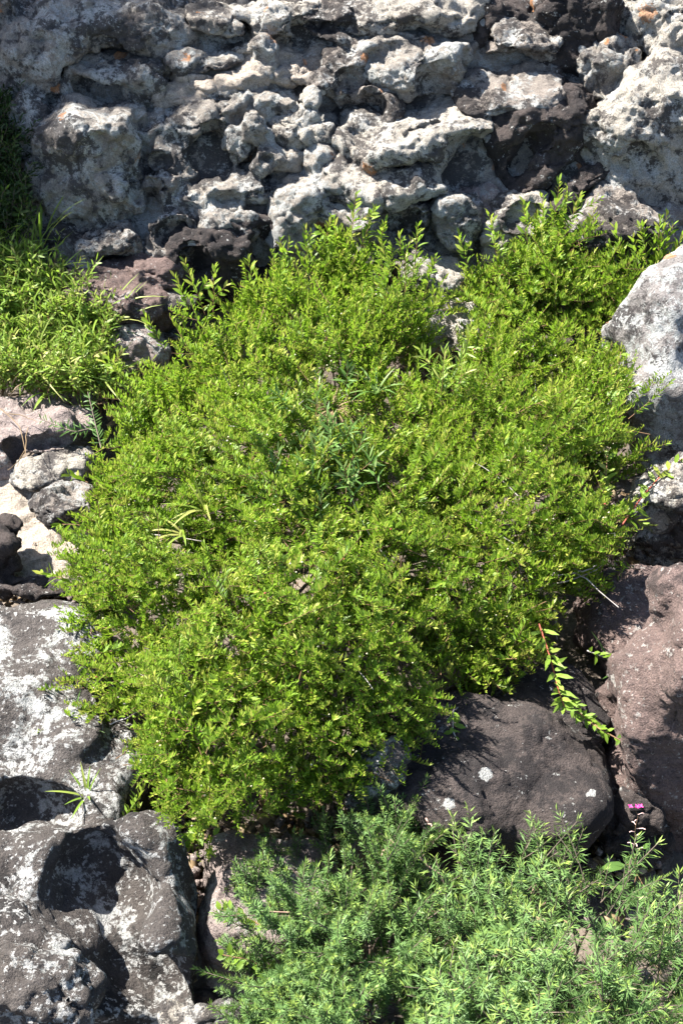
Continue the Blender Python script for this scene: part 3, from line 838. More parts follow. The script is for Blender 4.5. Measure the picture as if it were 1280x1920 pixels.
MAIN = [(650, 480), (725, 530), (755, 590), (765, 690), (830, 720), (900, 660), (1000, 640), (1090, 630), (1160, 640), (1155, 780), (1130, 870), (1150, 970), (1130, 1060), (1040, 1130), (1000, 1235),
        (860, 1300), (740, 1375), (640, 1400), (590, 1490), (370, 1500), (270, 1470), (255, 1410), (290, 1360), (200, 1330), (170, 1250), (165, 1100), (172, 990),
        (205, 880), (285, 740), (385, 610), (490, 550), (570, 510)]
GAPS = [(560, 705, 62), (640, 765, 58), (530, 790, 30), (870, 905, 34), (640, 600, 26), (400, 760, 30), (760, 1080, 30), (620, 1330, 30), (520, 1080, 26), (890, 1030, 40), (430, 860, 40), (1040, 1070, 60), (490, 1200, 36), (460, 1270, 40), (720, 820, 40), (300, 1370, 50), (1080, 880, 40), (805, 640, 90), (1100, 900, 50), (980, 1100, 40)]
big, LB, PB, NB = shrub('big dense yellow green shrub with small oval leaves filling the middle of the rocks', MAIN, GAPS, r, 96, .12, .30, 1450, 300, (640, 1010))
SECOND = [(850, 505), (960, 450), (1040, 430), (1090, 470), (1180, 500), (1195, 590), (1150, 650), (1060, 640), (960, 630), (870, 610)]
sec, LS, PS, NS = shrub('smaller shrub of the same oval leaves standing behind the cleft, against the boulders', SECOND, [(900, 610, 30)], r, 74, .085, .16, 1300, 80, (1010, 590), low=.02, run=120)

# ---- tall shoots that stand clear of the shrub tops
def shoot_between(parent, p0, p1, r, LL=.026, LW=.008, step=.006, mats=None, sag=0.0, name='leafy_shoot', open0=52, open1=24, tone=(.3, .75), stem_r=.0013, start=.05, flat=.3, twigs=0):
    p0, p1 = np.array(p0), np.array(p1); L = np.linalg.norm(p1 - p0)
    t = np.linspace(0, 1, 8)[:, None]
    pts = p0 + (p1 - p0) * t + np.array([0, 0, sag * L]) * (4 * t * (1 - t)) + r.normal(0, .012 * L, (8, 3)) * t * (1 - t) * 2
    g = leafy_shoot(r, L, step, LL, LW, open0, open1, tone=tone, stem_r=stem_r, start=start, flat=flat, twigs=twigs, pts=pts - p0)
    o = link(name, geo_mesh(name, *g, mats or LEAFM), parent)
    o.location = p0 - (np.array(parent.location) if parent else 0)
    return o

def up_shoot(parent, u, v, L, r, lift=.1, lean=(0, 0), **k):
    p = at(u, v, lift); q = p + unit(np.array([lean[0], lean[1], 1.0])) * L
    return shoot_between(parent, p, q, r, **k)

for u, v, L, ln in ((655, 470, .17, (.1, 0)), (640, 480, .12, (-.2, 0)), (672, 478, .15, (.3, 0)), (775, 520, .15, (.05, .1)), (755, 520, .13, (-.1, 0)), (735, 530, .14, (-.25, 0)), (790, 540, .10, (.4, 0)),
                    (385, 590, .17, (-.25, 0)), (365, 600, .14, (-.3, 0)), (400, 590, .15, (.1, 0)), (480, 570, .14, (-.1, 0)), (505, 560, .12, (.15, 0)), (540, 540, .15, (-.1, 0)), (575, 520, .15, (0, 0)), (600, 505, .16, (.2, 0)),
                    (310, 660, .12, (-.35, 0)), (250, 730, .12, (-.5, 0)), (700, 500, .14, (.2, 0))):
    up_shoot(big, u, v, L, r, .12, ln, twigs=1)
for a, b, lf in (((150, 1100), (72, 1072), .12), ((150, 985), (105, 985), .14), ((165, 905), (125, 890), .15), ((150, 1300), (118, 1340), .08), ((240, 1520), (160, 1490), .07), ((250, 1540), (235, 1590), .06),
                 ((370, 1550), (355, 1600), .10), ((400, 1550), (325, 1585), .10), ((840, 1320), (868, 1405), .10), ((800, 1350), (825, 1390), .08), ((880, 1280), (905, 1330), .10), ((1130, 960), (1215, 985), .14),
                 ((1120, 980), (1190, 940), .16), ((1130, 870), (1175, 800), .16), ((1140, 760), (1165, 690), .18), ((1125, 975), (1137, 880), .12), ((200, 1440), (165, 1400), .06), ((1120, 1200), (1185, 1240), .04)):
    shoot_between(big, at(*a, lf), at(*b, lf), r, sag=.06)
for u, v, L, ln in ((1035, 445, .17, (0, 0)), (1020, 450, .14, (-.15, 0)), (1055, 455, .15, (.2, 0)), (985, 470, .13, (-.1, 0)), (930, 475, .13, (-.25, 0)), (880, 510, .12, (-.3, 0)), (1090, 480, .14, (.1, 0))):
    up_shoot(sec, u, v, L, r, .09, ln, twigs=1)

side_shrub = empty('shrub', at(1225, 540, 0), 'open upright sprays of small leaved shrub squeezed against the right hand boulders', 'shrub')
for a, b, l0, l1 in (((1215, 560), (1250, 400), .05, .20), ((1200, 560), (1150, 425), .05, .20), ((1210, 560), (1185, 445), .05, .2), ((1225, 550), (1225, 450), .05, .18), ((1235, 540), (1280, 440), .05, .2), ((1190, 570), (1130, 500), .05, .16),
                     ((1180, 590), (1215, 510), .06, .15), ((1190, 580), (1175, 500), .05, .16), ((1200, 600), (1110, 560), .05, .14), ((1215, 550), (1205, 420), .05, .2), ((1190, 600), (1150, 540), .05, .14), ((1160, 640), (1165, 560), .08, .14), ((1170, 640), (1200, 560), .08, .14), ((1205, 560), (1235, 480), .05, .18), ((1200, 570), (1265, 470), .05, .18), ((1190, 560), (1160, 470), .05, .17), ((1150, 620), (1120, 520), .06, .15), ((1160, 610), (1180, 530), .08, .17), ((1140, 660), (1175, 600), .1, .16), ((1210, 550), (1262, 420), .05, .2), ((1180, 570), (1140, 460), .05, .18)):
    shoot_between(side_shrub, at(*a, l0), at(*b, l1), r, LL=.028, LW=.0085, twigs=1, tone=(.25, .7))
branches(side_shrub, np.array(side_shrub.location), [at(1200, 540, .08), at(1225, 520, .08), at(1180, 580, .08)], r, M['twig'], .004, .002)

# small cream buds and pink berries scattered along the shoots of the big shrub
bd = Geo(); rd = Geo()
def bead(g, p, s, k=0):
    V = np.array([[0, 0, s * 1.2], [s, 0, 0], [0, s, 0], [-s, 0, 0], [0, -s, 0], [0, 0, -s]]) + p
    g.add(V, [[0, 1, 2, 2], [0, 2, 3, 3], [0, 3, 4, 4], [0, 4, 1, 1], [5, 2, 1, 1], [5, 3, 2, 2], [5, 4, 3, 3], [5, 1, 4, 4]], .5, k)
vis = np.where(seen_score(PB, NB) > .5)[0]
for i in r.choice(vis, 80, replace=False):
    for _ in range(r.integers(1, 4)): bead(bd, PB[i] + unit(EYE - PB[i]) * .03 + r.normal(0, .007, 3) - np.array(big.location), r.uniform(.0016, .0027))
for i in r.choice(vis, 16, replace=False):
    bead(rd, PB[i] + unit(EYE - PB[i]) * .035 - np.array(big.location), .003)
def tri_mesh(name, g, mats):
    V, Q, T, K = g.done()
    me = new_mesh(name, V, tris=Q[:, :3], mat=mats); return me
link('buds', tri_mesh('buds', bd, [M['cream']]), big)['kind'] = 'stuff'
link('berries', tri_mesh('berries', rd, [M['red']]), big)['kind'] = 'stuff'

# ---- the needle leaved bushes in front
NEED = [needle_shoot(r, L, n, .0165, .0021, twigs=tw, spread=72) for L, n, tw in ((.10, 100, 0), (.13, 130, 1), (.08, 85, 0), (.15, 145, 1), (.12, 115, 0), (.11, 105, 1), (.09, 95, 0), (.14, 135, 1))]
LOOSE = [needle_shoot(r, L, n, .0235, .0024, twigs=tw, spread=82) for L, n, tw in ((.13, 50, 0), (.16, 60, 1), (.11, 44, 0), (.18, 66, 1), (.14, 52, 0), (.10, 42, 1))]
NM = [M['needle'], M['twig']]
def needle_bush(label, poly, gaps, temps, r, space, size, top, dens, solo, root_px, tilt):
    lobes = plan_lobes(poly, r, space, size, top, .03, 150, gaps, 30)
    P, N, Cn, Rd = lobe_points(lobes, r, dens)
    kp = noise(P * 10 + 4.4) + .6 * noise(P * 22) > -.26 + .2 * (r.random(len(P)) - .5)
    P, N = P[kp], N[kp]; P = P + N * (.07 * noise(P * 9.0 + 5))[:, None]
    root = at(*root_px, -.03)
    o = empty('needle_bush', root, label, 'bush')
    out = unit((P - root) * np.array([1, 1, .1])); n = len(P)
    D = unit(N * .45 + out * .25 + np.array([tilt, 0, .75]) + r.normal(0, .25, (n, 3)))
    Sc = r.uniform(.7, 1.15, n)
    scatter('foliage', temps, P - D * (.07 * Sc)[:, None], D, Sc, NM, o, r, solo, 'needle_shoot', seen_score(P, N) + r.random(n) * .6)
    ends = [Cn[i] for i in range(len(Cn))]
    branches(o, root, ends, r, M['twig'], .005, .0018)
    k = np.where(seen_score(P, N) > .4)[0]
    for i in r.choice(k, min(len(k), 26), replace=False):        # bare pinkish stems that show between the sprays
        g = Geo(); q = P[i] - D[i] * .02
        tube(g, curve(q - D[i] * .17 - root, D[i] + r.normal(0, .25, 3), .17, D[i] * .3, 5), .0022, .0014, .5, 0, 4)
        link('stem', geo_mesh('stem', *g.done(), [M['barestem']]), o)
    return o
M['pink'] = plain('magenta_petal', (.34, .022, .16), .6, .25)
M['barestem'] = plain('pinkish_bare_stem', (.30, .19, .15))
needle_bush('grey green needle leaved bush with dense upright plumes, bottom centre', [(450, 1700), (520, 1620), (610, 1550), (700, 1500), (780, 1540), (810, 1680), (800, 1960), (790, 2060), (500, 2060), (450, 1960), (440, 1850), (470, 1750)],
            [(500, 1740, 40), (740, 1640, 36), (720, 1830, 40), (620, 1890, 34)], NEED, r, 66, .058, .15, 1150, 120, (640, 1850), -.1)
needle_bush('loose needle leaved bush with star shaped sprays on pinkish stems, bottom right', [(840, 1650), (940, 1620), (1040, 1600), (1120, 1640), (1190, 1710), (1300, 1750), (1360, 1880), (1320, 2080), (810, 2080), (800, 1820)],
            [(860, 1760, 40), (1150, 1830, 40), (960, 1850, 30)], LOOSE, r, 66, .056, .16, 1000, 120, (1040, 1880), .1)
low = empty('needle_sprig', at(430, 1830, .02), 'single needle leaved sprig reaching out over the pinkish rock', 'sprig')
for a, b in (((470, 1850), (365, 1815)), ((480, 1880), (420, 1890)), ((470, 1820), (440, 1760))):
    p0, p1 = at(*a, .10), at(*b, .11)
    V, Q, T, K = needle_shoot(r, float(np.linalg.norm(p1 - p0)), 100, .015, .002, .1, twigs=0)
    F = frames((p1 - p0)[None], r)[0]
    link('needle_shoot', geo_mesh('needle_shoot', V @ F.T + p0 - np.array(low.location), Q, T, K, NM), low)

# ---- weeds at the left and the shaded ferns behind them
WEED = [leafy_shoot(r, L, 0.008, .026, .0065, twigs=tw, open0=70, open1=35, bend=.5, tone=(.25, .7)) for L, tw in ((.12, 1), (.15, 2), (.10, 1), (.17, 1), (.13, 2))]
def blades(r, n, L, W, spread, arch, tone=.5):
    g = Geo()
    for i in range(n):
        a = r.uniform(0, 6.28); d = unit([math.cos(a) * spread * r.uniform(.3, 1), math.sin(a) * spread * r.uniform(.3, 1), 1])
        g2 = blade(r, L * r.uniform(.6, 1.1), W * r.uniform(.7, 1.1), d, arch * r.uniform(.5, 1.4), np.clip(r.normal(tone, .15), 0, 1))
        g.add(g2[0], g2[1], g2[2][0], 0)
    return g.done()
def blade(r, L, W, d, arch, tone, p0=(0, 0, 0)):
    g = Geo(); pts = [np.array(p0, float)]; d = unit(d); n = 6
    for i in range(n):
        pts.append(pts[-1] + d * L / n); h = unit(np.array([d[0] + 1e-4, d[1], 0])); d = unit(d + arch / n * (h * .35 - np.array([0, 0, .9])))
    pts = np.array(pts); t = unit(np.gradient(pts, axis=0)); s = unit(np.cross(t, [0.02, .03, 1])); nr = np.cross(s, t)
    w = W * .5 * np.array([.55, .9, 1, .95, .8, .5, .05])
    V = np.concatenate([pts + s * w[:, None] + nr * w[:, None] * .3, pts, pts - s * w[:, None] + nr * w[:, None] * .3])
    m = n + 1
    g.add(V, [[i, m + i, m + i + 1, i + 1] for i in range(n)] + [[m + i, 2 * m + i, 2 * m + i + 1, m + i + 1] for i in range(n)], tone, 0)
    return g.done()
GRASS = [blades(r, 7, L, .006, .8, 1.3) for L in (.16, .20, .13, .18, .24)]
def patch(name, label, poly, temps, mats, r, per, lift, scale, cat, kind='stuff', lean=.35):
    P = []
    us = [q[0] for q in poly]; vs_ = [q[1] for q in poly]
    for _ in range(per * 3):
        u, v = r.uniform(min(us), max(us)), r.uniform(min(vs_), max(vs_))
        if inpoly(poly, u, v): P.append(at(u, v, lift * r.random()))
        if len(P) >= per: break
    P = np.array(P); D = unit(np.array([0, 0, 1.]) + r.normal(0, lean, P.shape)); Sc = r.uniform(*scale, len(P))
    F = frames(D, r); which = r.integers(0, len(temps), len(P)); VV, QQ, TT, KK = [], [], [], []; off = 0
    o0 = P.mean(0)
    for k in range(len(temps)):
        idx = np.where(which == k)[0]; V, Q, T, K = temps[k]
        if not len(idx): continue
        W = np.einsum('nij,vj->nvi', F[idx] * Sc[idx][:, None, None], V) + (P[idx] - o0)[:, None]
        VV.append(W.reshape(-1, 3)); m = len(idx)
        QQ.append((Q[None] + (np.arange(m) * len(V))[:, None, None]).reshape(-1, 4) + off); off += m * len(V)
        TT.append(np.clip(T[None] + r.normal(0, .16, m)[:, None], 0, 1).ravel()); KK.append(np.tile(K, m))
    o = link(name, geo_mesh(name, np.concatenate(VV), np.concatenate(QQ), np.concatenate(TT), np.concatenate(KK), mats), None, o0)
    tag(o, label, cat, kind=kind); return o
WP = [(-30, 490), (60, 500), (130, 560), (205, 600), (215, 690), (215, 745), (100, 750), (-30, 735)]
patch('weeds', 'bright tangled leafy weeds on the slope at the left edge', WP, WEED, [M['weed'], M['stem']], r, 620, .08, (.6, 1.0), 'weeds')
patch('grass', 'arching lime green grass blades among the weeds at the left edge', WP, GRASS, [M['weed']], r, 200, .06, (.6, 1.05), 'grass')
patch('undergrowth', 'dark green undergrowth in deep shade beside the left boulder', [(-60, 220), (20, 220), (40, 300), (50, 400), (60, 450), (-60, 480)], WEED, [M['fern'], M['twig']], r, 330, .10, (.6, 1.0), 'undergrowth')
patch('leaf_litter', 'dry twigs and straw coloured grass lying under the weeds', [(-20, 560), (215, 600), (230, 770), (-20, 770)], GRASS, [M['dry']], r, 40, .03, (.5, .8), 'litter', lean=.9)

def tuft(name, label, cat, u, v, lift, n, L, W, spread, arch, mat, r, lean=(0, 0), tone=.5, part='blade', group=None):
    o = empty(name, at(u, v, lift), label, cat, group)
    for i in range(n):
        a = 2 * math.pi * (i + r.uniform(-.3, .3)) / n
        d = unit([math.cos(a) * spread * r.uniform(.4, 1) + lean[0], math.sin(a) * spread * r.uniform(.4, 1) + lean[1], 1])
        V, Q, T, K = blade(r, L * r.uniform(.7, 1.1), W * r.uniform(.8, 1.1), d, arch * r.uniform(.5, 1.4), float(np.clip(r.normal(tone, .15), 0, 1)))
        link(part, geo_mesh(part, V, Q, T, K, [mat]), o)
    return o
tuft('grass_tuft', 'long pale green grass tuft springing up beside the pale pebbly rock', 'grass tuft', 80, 470, 0, 9, .20, .007, .7, 1.0, M['weed'], r, tone=.7)
tuft('grass_tuft', 'fan of broad pale strap leaves in the left middle of the shrub', 'grass tuft', 385, 960, .30, 7, .10, .006, 1.0, 1.2, M['weed'], r, (-.4, -.3), .75)
tuft('grass_tuft', 'second fan of strap leaves lower on the shrub, bleached at its tips', 'grass tuft', 345, 1005, .28, 7, .09, .006, 1.0, 1.2, M['weed'], r, (-.5, -.2), .85)
tuft('grass_tuft', 'arching strap leaves above the dry hollow of the shrub', 'grass tuft', 705, 740, .25, 9, .10, .006, 1.1, 1.4, M['blue'], r, (-.2, 0), .6)
tuft('grass_tuft', 'blue green grass arching at the right of the dry hollow', 'grass tuft', 830, 745, .23, 8, .10, .0055, 1.0, 1.3, M['blue'], r, (.1, 0), .5)
tuft('grass_tuft', 'two long pale blades lying across the right side of the shrub', 'grass tuft', 1040, 790, .28, 4, .12, .005, 1.3, 1.0, M['blue'], r, (.8, -.2), .7)
tuft('grass_tuft', 'narrow grass at the notch of the spattered slab', 'grass tuft', 140, 1375, .07, 10, .10, .005, 1.0, .9, M['blue'], r, (-.3, -.2), .5)
tuft('grass_tuft', 'reddish stemmed grass sprig where the slab meets the saddle ridge', 'grass tuft', 165, 1495, .08, 8, .08, .005, 1.1, .8, M['weed'], r, (-.3, 0), .5)
tuft('grass_tuft', 'dark blades standing in the shaded crack at the right', 'grass tuft', 1150, 1290, .02, 7, .16, .008, .8, .8, M['blue'], r, (.5, 0), .3)
tuft('dry_grass', 'brown withered grass tuft in the hollow of the shrub', 'dry grass', 625, 770, .22, 44, .085, .0024, 1.6, 1.6, M['dry'], r, (0, -.4), .45)
tuft('dry_grass', 'straw coloured dead grass patch in the centre of the shrub', 'dry grass', 575, 1035, .31, 40, .075, .0022, 1.6, 1.6, M['dry'], r, (0, -.4), .6)

NARROW = [leafy_shoot(r, L, .006, .030, .0045, open0=60, open1=22, bend=.3, tone=(.3, .6)) for L in (.10, .12, .08, .13)]
def herb(label, u, v, lift, n, spread, r, mats, temps, lean=(0, 0, 0)):
    o = empty('herb', at(u, v, lift), label, 'herb'); c = np.array(o.location)
    for i in range(n):
        V, Q, T, K = temps[i % len(temps)]
        d = unit(np.array([0, 0, 1.]) + r.normal(0, .38, 3) + lean); F = frames(d[None], r)[0]
        q = r.normal(0, spread, 3) * np.array([1, 1, .4])
        link('leafy_stem', geo_mesh('leafy_stem', V @ F.T * r.uniform(.75, 1.1) + q, Q, np.clip(T + r.normal(0, .1), 0, 1), K, mats), o)
    return o
herb('blue green narrow leaved herb growing up through the middle of the shrub', 595, 875, .32, 34, .060, r, [M['blue'], M['stem']], NARROW, (0, -.2, 0))
herb('pale herb with narrow leaves in the right half of the shrub', 860, 720, .27, 10, .045, r, [M['weed'], M['stem']], NARROW)

# ---- long leaved and drooping stems on the right
def leafy_stem(label, pts_px, LL, LW, n, r, leaf_m, stem_m, sr=.0018, tone=.6, droop=0., cat='stem'):
    P = np.array([at(u, v, l) for u, v, l in pts_px]); o = empty('leafy_stem', P[0], label, cat)
    t = np.linspace(0, len(P) - 1, 14); pts = np.array([along(P, x / (len(P) - 1) * .9999)[0] for x in t]) - P[0]
    g = Geo(); tube(g, pts, sr, sr * .5, .5, 0, 5); link('stalk', geo_mesh('stalk', *g.done(), [stem_m]), o)
    for i in range(n):
        if r.random() < .12: continue
        x = .04 + .94 * (i + .5 + r.uniform(-.4, .4)) / n; p, d = along(pts, x)
        side = unit(np.cross(d, unit(EYE - P[0])) * (1 if i % 2 else -1) + unit(EYE - P[0]) * r.uniform(-.3, .9))
        a = math.radians(r.uniform(28, 62)); ax = d * math.cos(a) + side * math.sin(a) + r.normal(0, .32, 3) + np.array([0, 0, droop])
        g = Geo(); leaf(g, p, ax, unit(EYE - P[0]) + r.normal(0, .3, 3) + np.array([0, 0, .5]), LL * r.uniform(.55, 1.12) * (1 - .45 * x ** 3), LW * r.uniform(.8, 1.1), float(np.clip(r.normal(tone, .15), 0, 1)), r, 0, r.uniform(-.1, .45), r.uniform(.15, .6))
        link('leaf', geo_mesh('leaf', *g.done(), [leaf_m]), o)
    return o
leafy_stem('drooping stem of long willow like leaves hanging over the dark boulder', [(1010, 1170, .20), (1030, 1230, .19), (1045, 1290, .17), (1060, 1335, .15)], .052, .0095, 40, r, M['weed'], M['red'], tone=.5, droop=.8)
leafy_stem('low arching stem with paired oval leaves reaching over the brown rock', [(1075, 1330, .12), (1120, 1365, .13), (1175, 1395, .14), (1235, 1415, .15)], .021, .0075, 30, r, M['leaf'], M['stem'], tone=.35, droop=.5)
leafy_stem('short leafy stem above the arching one, beside the crack', [(1060, 1310, .10), (1090, 1340, .12), (1130, 1370, .12)], .026, .0088, 26, r, M['leaf'], M['stem'], tone=.4)
leafy_stem('small leafy twig poking out over the shaded brown rock', [(1100, 1220, .10), (1140, 1235, .11), (1185, 1265, .11)], .024, .0085, 20, r, M['leaf'], M['dead'], tone=.5)
leafy_stem('red stemmed shoot with large oval leaves crossing in front of the right hand rock', [(1165, 985, .14), (1200, 935, .17), (1235, 895, .20), (1278, 860, .22)], .036, .0115, 18, r, M['leaf'], M['red'], .0022, .6)
leafy_stem('upright bright shoot standing free at the right edge of the shrub', [(1128, 985, .16), (1130, 930, .20), (1136, 880, .24), (1138, 845, .26)], .036, .011, 18, r, M['leaf'], M['stem'], tone=.7)
leafy_stem('leafy spray leaning against the mottled boulder', [(1120, 800, .18), (1140, 740, .22), (1158, 690, .24), (1163, 660, .25)], .036, .011, 20, r, M['leaf'], M['stem'], tone=.8)
leafy_stem('dangling sprig of oval leaves below the shrub on the dark boulder', [(850, 1330, .14), (848, 1370, .13), (868, 1412, .12)], .028, .010, 14, r, M['leaf'], M['dead'], tone=.5)
leafy_stem('leafy sprig hanging into the deep crack at the bottom left of the shrub', [(420, 1545, .13), (370, 1560, .13), (325, 1592, .12)], .034, .012, 16, r, M['leaf'], M['stem'], tone=.45)
leafy_stem('low sprig of shiny oval leaves on the pinkish rock', [(500, 1740, .10), (450, 1715, .10), (410, 1705, .10)], .030, .010, 16, r, M['leaf'], M['stem'], tone=.35)
leafy_stem('shiny leaved sprig in front of the pinkish rock, under the needle bush', [(520, 1830, .10), (470, 1800, .11), (415, 1790, .11)], .030, .0105, 18, r, M['leaf'], M['stem'], tone=.3)
leafy_stem('feathery dark stem leaning out of the weeds over the pinkish shelf', [(185, 800, .12), (140, 810, .12), (75, 785, .12)], .030, .0035, 46, r, M['blue'], M['twig'], tone=.3)
leafy_stem('feathery grey green stem rising by the upper pale hump', [(190, 840, .12), (178, 790, .14), (165, 735, .15)], .026, .0035, 40, r, M['blue'], M['twig'], tone=.25)

# ---- bare twigs
def twigs(name, label, cat, lines, mat, r, r0=.002, r1=.0008, part='twig'):
    P0 = at(*lines[0][0]); o = empty(name, P0, label, cat)
    for ln in lines:
        P = np.array([at(*q) for q in ln]); m = 7
        pts = np.array([along(P, x * .9999)[0] for x in np.linspace(0, 1, m)]) + r.normal(0, .003, (m, 3)) - P0
        g = Geo(); tube(g, pts, r0, r1, .5, 0, 5); link(part, geo_mesh(part, *g.done(), [mat]), o)
    return o
twigs('dead_branch', 'bleached grey dead twigs sticking out of the right flank of the shrub', 'branch',
      [[(970, 1110, .14), (1010, 1085, .18), (1075, 1072, .2), (1110, 1095, .2), (1160, 1138, .19)], [(985, 1100, .15), (1015, 1060, .2), (1050, 1035, .22)], [(990, 1105, .15), (1040, 1080, .19), (1050, 1062, .2)],
       [(1000, 1075, .18), (990, 1040, .21), (1045, 1028, .22)], [(975, 1120, .14), (1030, 1095, .17), (1095, 1078, .19), (1130, 1060, .2)], [(1010, 1085, .18), (960, 1060, .2)], [(1075, 1072, .2), (1120, 1060, .21)], [(1005, 1120, .12), (1035, 1140, .14), (1045, 1200, .12)]], M['dead'], r, .0024, .0009)
twigs('dead_branch', 'few thin grey twigs showing through the lower left of the shrub', 'branch', [[(200, 1360, .12), (260, 1335, .16), (320, 1310, .2)], [(260, 1430, .12), (330, 1400, .17), (420, 1340, .22)], [(230, 1320, .13), (300, 1300, .18)], [(330, 1310, .2), (370, 1290, .22)]], M['dead'], r, .0016, .0007)
twigs('stick', 'dark bare stick slanting out of the shade at the left edge', 'stick', [[(-10, 348, .10), (30, 380, .10), (55, 400, .09)]], M['twig'], r, .004, .003)
twigs('dry_stalk', 'thin tan dead stalks trailing over the pinkish shelf rock', 'stalk', [[(5, 770, .11), (35, 800, .12), (48, 840, .12), (30, 875, .11)], [(50, 800, .12), (46, 850, .12), (15, 885, .1)], [(20, 775, .12), (70, 790, .12)]], M['dry'], r, .0012, .0007)
twigs('dead_branch', 'brown dead branch lying at the foot of the dark boulder behind the needle plumes', 'branch', [[(700, 1560, .12), (760, 1590, .14), (830, 1640, .13)], [(740, 1580, .13), (720, 1600, .14), (700, 1660, .12)], [(790, 1530, .1), (810, 1550, .12)]], M['barestem'], r, .003, .0014)

# ---- pink flowered plant in the crack
base = at(1192, 1650, .02)
fl = empty('flowering_plant', base, 'slender plant with tiny pink flowers and broad leaves standing in the dark crack', 'flower')
top = base + np.array([0, 0, .235]); top[0] = (1190 - 640) / FPX * float((top - EYE) @ FWD)
g = Geo(); t = np.linspace(0, 1, 9)[:, None]; sp = (top - base) * t + r.normal(0, .0015, (9, 3)); tube(g, sp, .0013, .0006, .5, 0, 5)
link('stalk', geo_mesh('stalk', *g.done(), [M['stem']]), fl)
for i in range(9):
    p, d = along(sp, .42 + .55 * (i + r.uniform(-.3, .3)) / 9.4); g = Geo(); a = i * 2.4
    ax = np.array([math.cos(a), math.sin(a) * .5, .25]); ax = ax * r.uniform(.5, 1.0) + np.array([0, 0, r.uniform(-.2, .3)]); q = p + ax * .014
    tube(g, np.array([p, p + ax * .009, q, q + ax * .006 - np.array([0, 0, .004])]), .0005, .0011, .5, 0, 4)
    link('seed_pod', geo_mesh('seed_pod', *g.done(), [M['palepink']]), fl)
for dx in (-.007, .004, .010):
    g = Geo()
    for k in range(4):
        a = k * 1.57 + dx * 90; leaf(g, sp[-1] + np.array([dx, 0, .002 + abs(dx) * .3]), np.array([math.cos(a), math.sin(a), .5]), (0, 0, 1), float(r.uniform(.0045, .0065)), .0034, .5, r, 0, .2, .3)
    link('flower', geo_mesh('flower', *g.done(), [M['pink']]), fl)
for ax, L, z in (((-1, -.3, .35), .062, .05), ((-.75, -.8, .1), .052, .03), ((-.4, -.6, .8), .045, .07), ((.35, -.8, -.1), .045, .02), ((.25, -.2, .9), .03, .09), ((-.3, -.9, -.3), .05, .015)):
    g = Geo(); p = along(sp, z / .235)[0]; st = p + unit(ax) * .022
    tube(g, np.array([p, (p + st) / 2 + [0, 0, .002], st]), .0008, .0007, .5, 1, 4)
    leaf(g, st, np.array(ax), (0, -.3, 1), L * .8, L * .30, r.uniform(.3, .6), r, 0, .2, .15)
    link('leaf', geo_mesh('leaf', *g.done(), [M['blue'], M['stem']]), fl)

# ---- the tree out to the left whose branches dapple the upper left rocks
sd = np.array(SUN_DIR)
tree = empty('tree', (-2.75, 5.0, float(lay(0, 5.0)) - .15), 'tree left of the outcrop that throws the dappled shade on the upper left rocks', 'tree')
tl = np.array(tree.location); cs = []
for u, v, tt, s in ((-30, 150, 1.9, .12), (-15, 270, 1.9, .17), (20, 330, 1.9, .08), (-10, 200, 2., .10), (-25, 360, 1.9, .12), (5, 420, 2.0, .07), (80, 60, 2.3, .12), (190, 20, 2.5, .12), (300, 15, 2.4, .10), (150, 100, 2.2, .08), (-80, 220, 2.0, .2), (110, 0, 2.4, .11), (30, 60, 2.2, .1), (40, 130, 1.9, .09), (35, 260, 2.0, .09), (-40, 330, 2.1, .18)):
    cs.append((at(u, v, .03) + sd * tt, s))
TL = [leafy_shoot(r, L, .016, .052, .013, twigs=2, bend=.5, simple=True) for L in (.20, .24, .17)]
P, D = [], []
for c, s in cs:
    m = int((1500 if c[1] < 4.35 and c[0] < -1.9 else 170) * s); d = unit(r.normal(size=(m, 3))); P.append(c + d * s * r.random((m, 1)) ** .4 * np.array([1, 1, .7])); D.append(unit(d + [0, 0, -.2]))
P = np.concatenate(P); D = np.concatenate(D)
scatter('crown', TL, P, D, r.uniform(.4, .65, len(P)), [M['fern'], M['twig']], tree, r)
g = Geo(); fork = np.array([-2.55, 4.95, 2.3]); tube(g, np.array([[0, 0, -.2], [.05, 0, .5], [.12, -.03, 1.0], fork - tl]), .10, .055, .5, 0, 9)
link('trunk', geo_mesh('trunk', *g.done(), [M['bark']]), tree)
branches(tree, fork, [c for c, s in cs], r, M['bark'], .03, .005, 'limb')

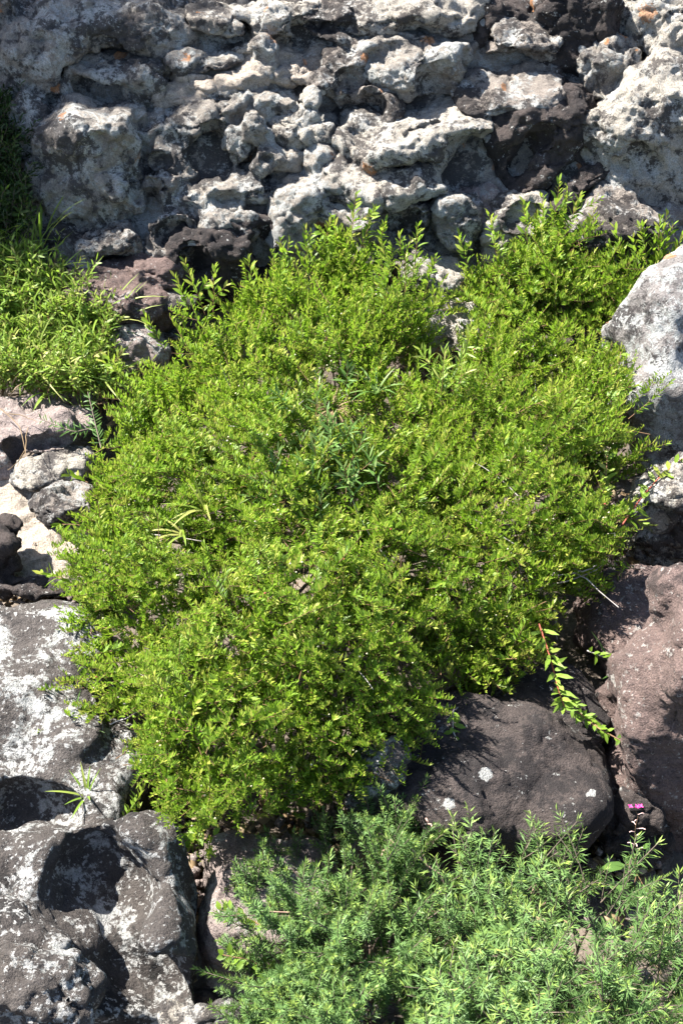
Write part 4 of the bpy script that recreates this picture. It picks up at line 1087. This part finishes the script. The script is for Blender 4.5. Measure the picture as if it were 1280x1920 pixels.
# ---- grit and dead leaves in the joints between the rocks
def chips(name, label, spots, s0, s1, mats, r, flat):
    P = []
    for (u, v, w, h, n) in spots:
        for _ in range(n): P.append(at(u + r.normal(0, w), v + r.normal(0, h), -.115 + .05 * r.random()))
    P = np.array(P); o0 = P.mean(0); g = Geo()
    base = np.array([[x, y, z] for x in (-1, 1) for y in (-1, 1) for z in (-1, 1)], float)
    Qs = [[0, 1, 3, 2], [4, 6, 7, 5], [0, 4, 5, 1], [2, 3, 7, 6], [0, 2, 6, 4], [1, 5, 7, 3]]
    for p in P:
        F = frames(unit(r.normal(size=(1, 3))) if not flat else np.array([[0, 0, 1.]]) + r.normal(0, .3, (1, 3)), r)[0]
        sc = r.uniform(s0, s1) * np.array([1, r.uniform(.5, .9), .08 if flat else r.uniform(.4, .8)])
        g.add((base * sc * (1 + r.normal(0, .22, base.shape))) @ F.T + p - o0, Qs, r.random(), 0)
    o = link(name, geo_mesh(name, *g.done(), mats), None, o0); tag(o, label, kind='stuff')
J = [(330, 1640, 25, 90, 160), (40, 1120, 60, 14, 60), (1170, 1560, 30, 70, 120), (640, 1560, 90, 40, 160), (120, 1030, 50, 40, 80), (230, 700, 30, 60, 80), (1140, 1000, 40, 120, 140), (40, 960, 60, 40, 60), (700, 1760, 220, 90, 300)]
chips('gravel', 'grit and small stone chips lying in the joints between the rocks', J, .003, .012, [R['pink']], r, False)
chips('fallen_leaves', 'dead brown leaves fallen between the rocks', J, .006, .013, [M['dry']], r, True)

for i in r.choice(vis, 60, replace=False):
    g = Geo(); q = PB[i] - NB[i] * .035; d = unit(np.array([r.normal(), r.normal() - .3, .35]))
    tube(g, curve(q - d * .05 - np.array(big.location), d, r.uniform(.09, .17), r.normal(0, .35, 3), 5), .0014, .0006, .5, 0, 4)
    link('dead_twig', geo_mesh('dead_twig', *g.done(), [M['dead'] if r.random() < .5 else M['stem']]), big)

# ---- things of one kind carry one group
GROUPS = {'rock': 'weathered rocks around and behind the shrub', 'boulder': 'rounded boulders around the shrub', 'grass_tuft': 'grass tufts in and around the shrub',
          'leafy_stem': 'single leafy stems around the shrub', 'dead_branch': 'dead branches and twigs', 'dry_grass': 'withered grass in the shrub', 'herb': 'herbs growing through the shrub',
          'shrub': 'oval leaved shrubs', 'needle_bush': 'needle leaved bushes in front'}
for o in list(S.objects):
    k = o.name.split('.')[0]
    if o.parent is None and k in GROUPS and o.get('label'):
        o['group'] = GROUPS[k]
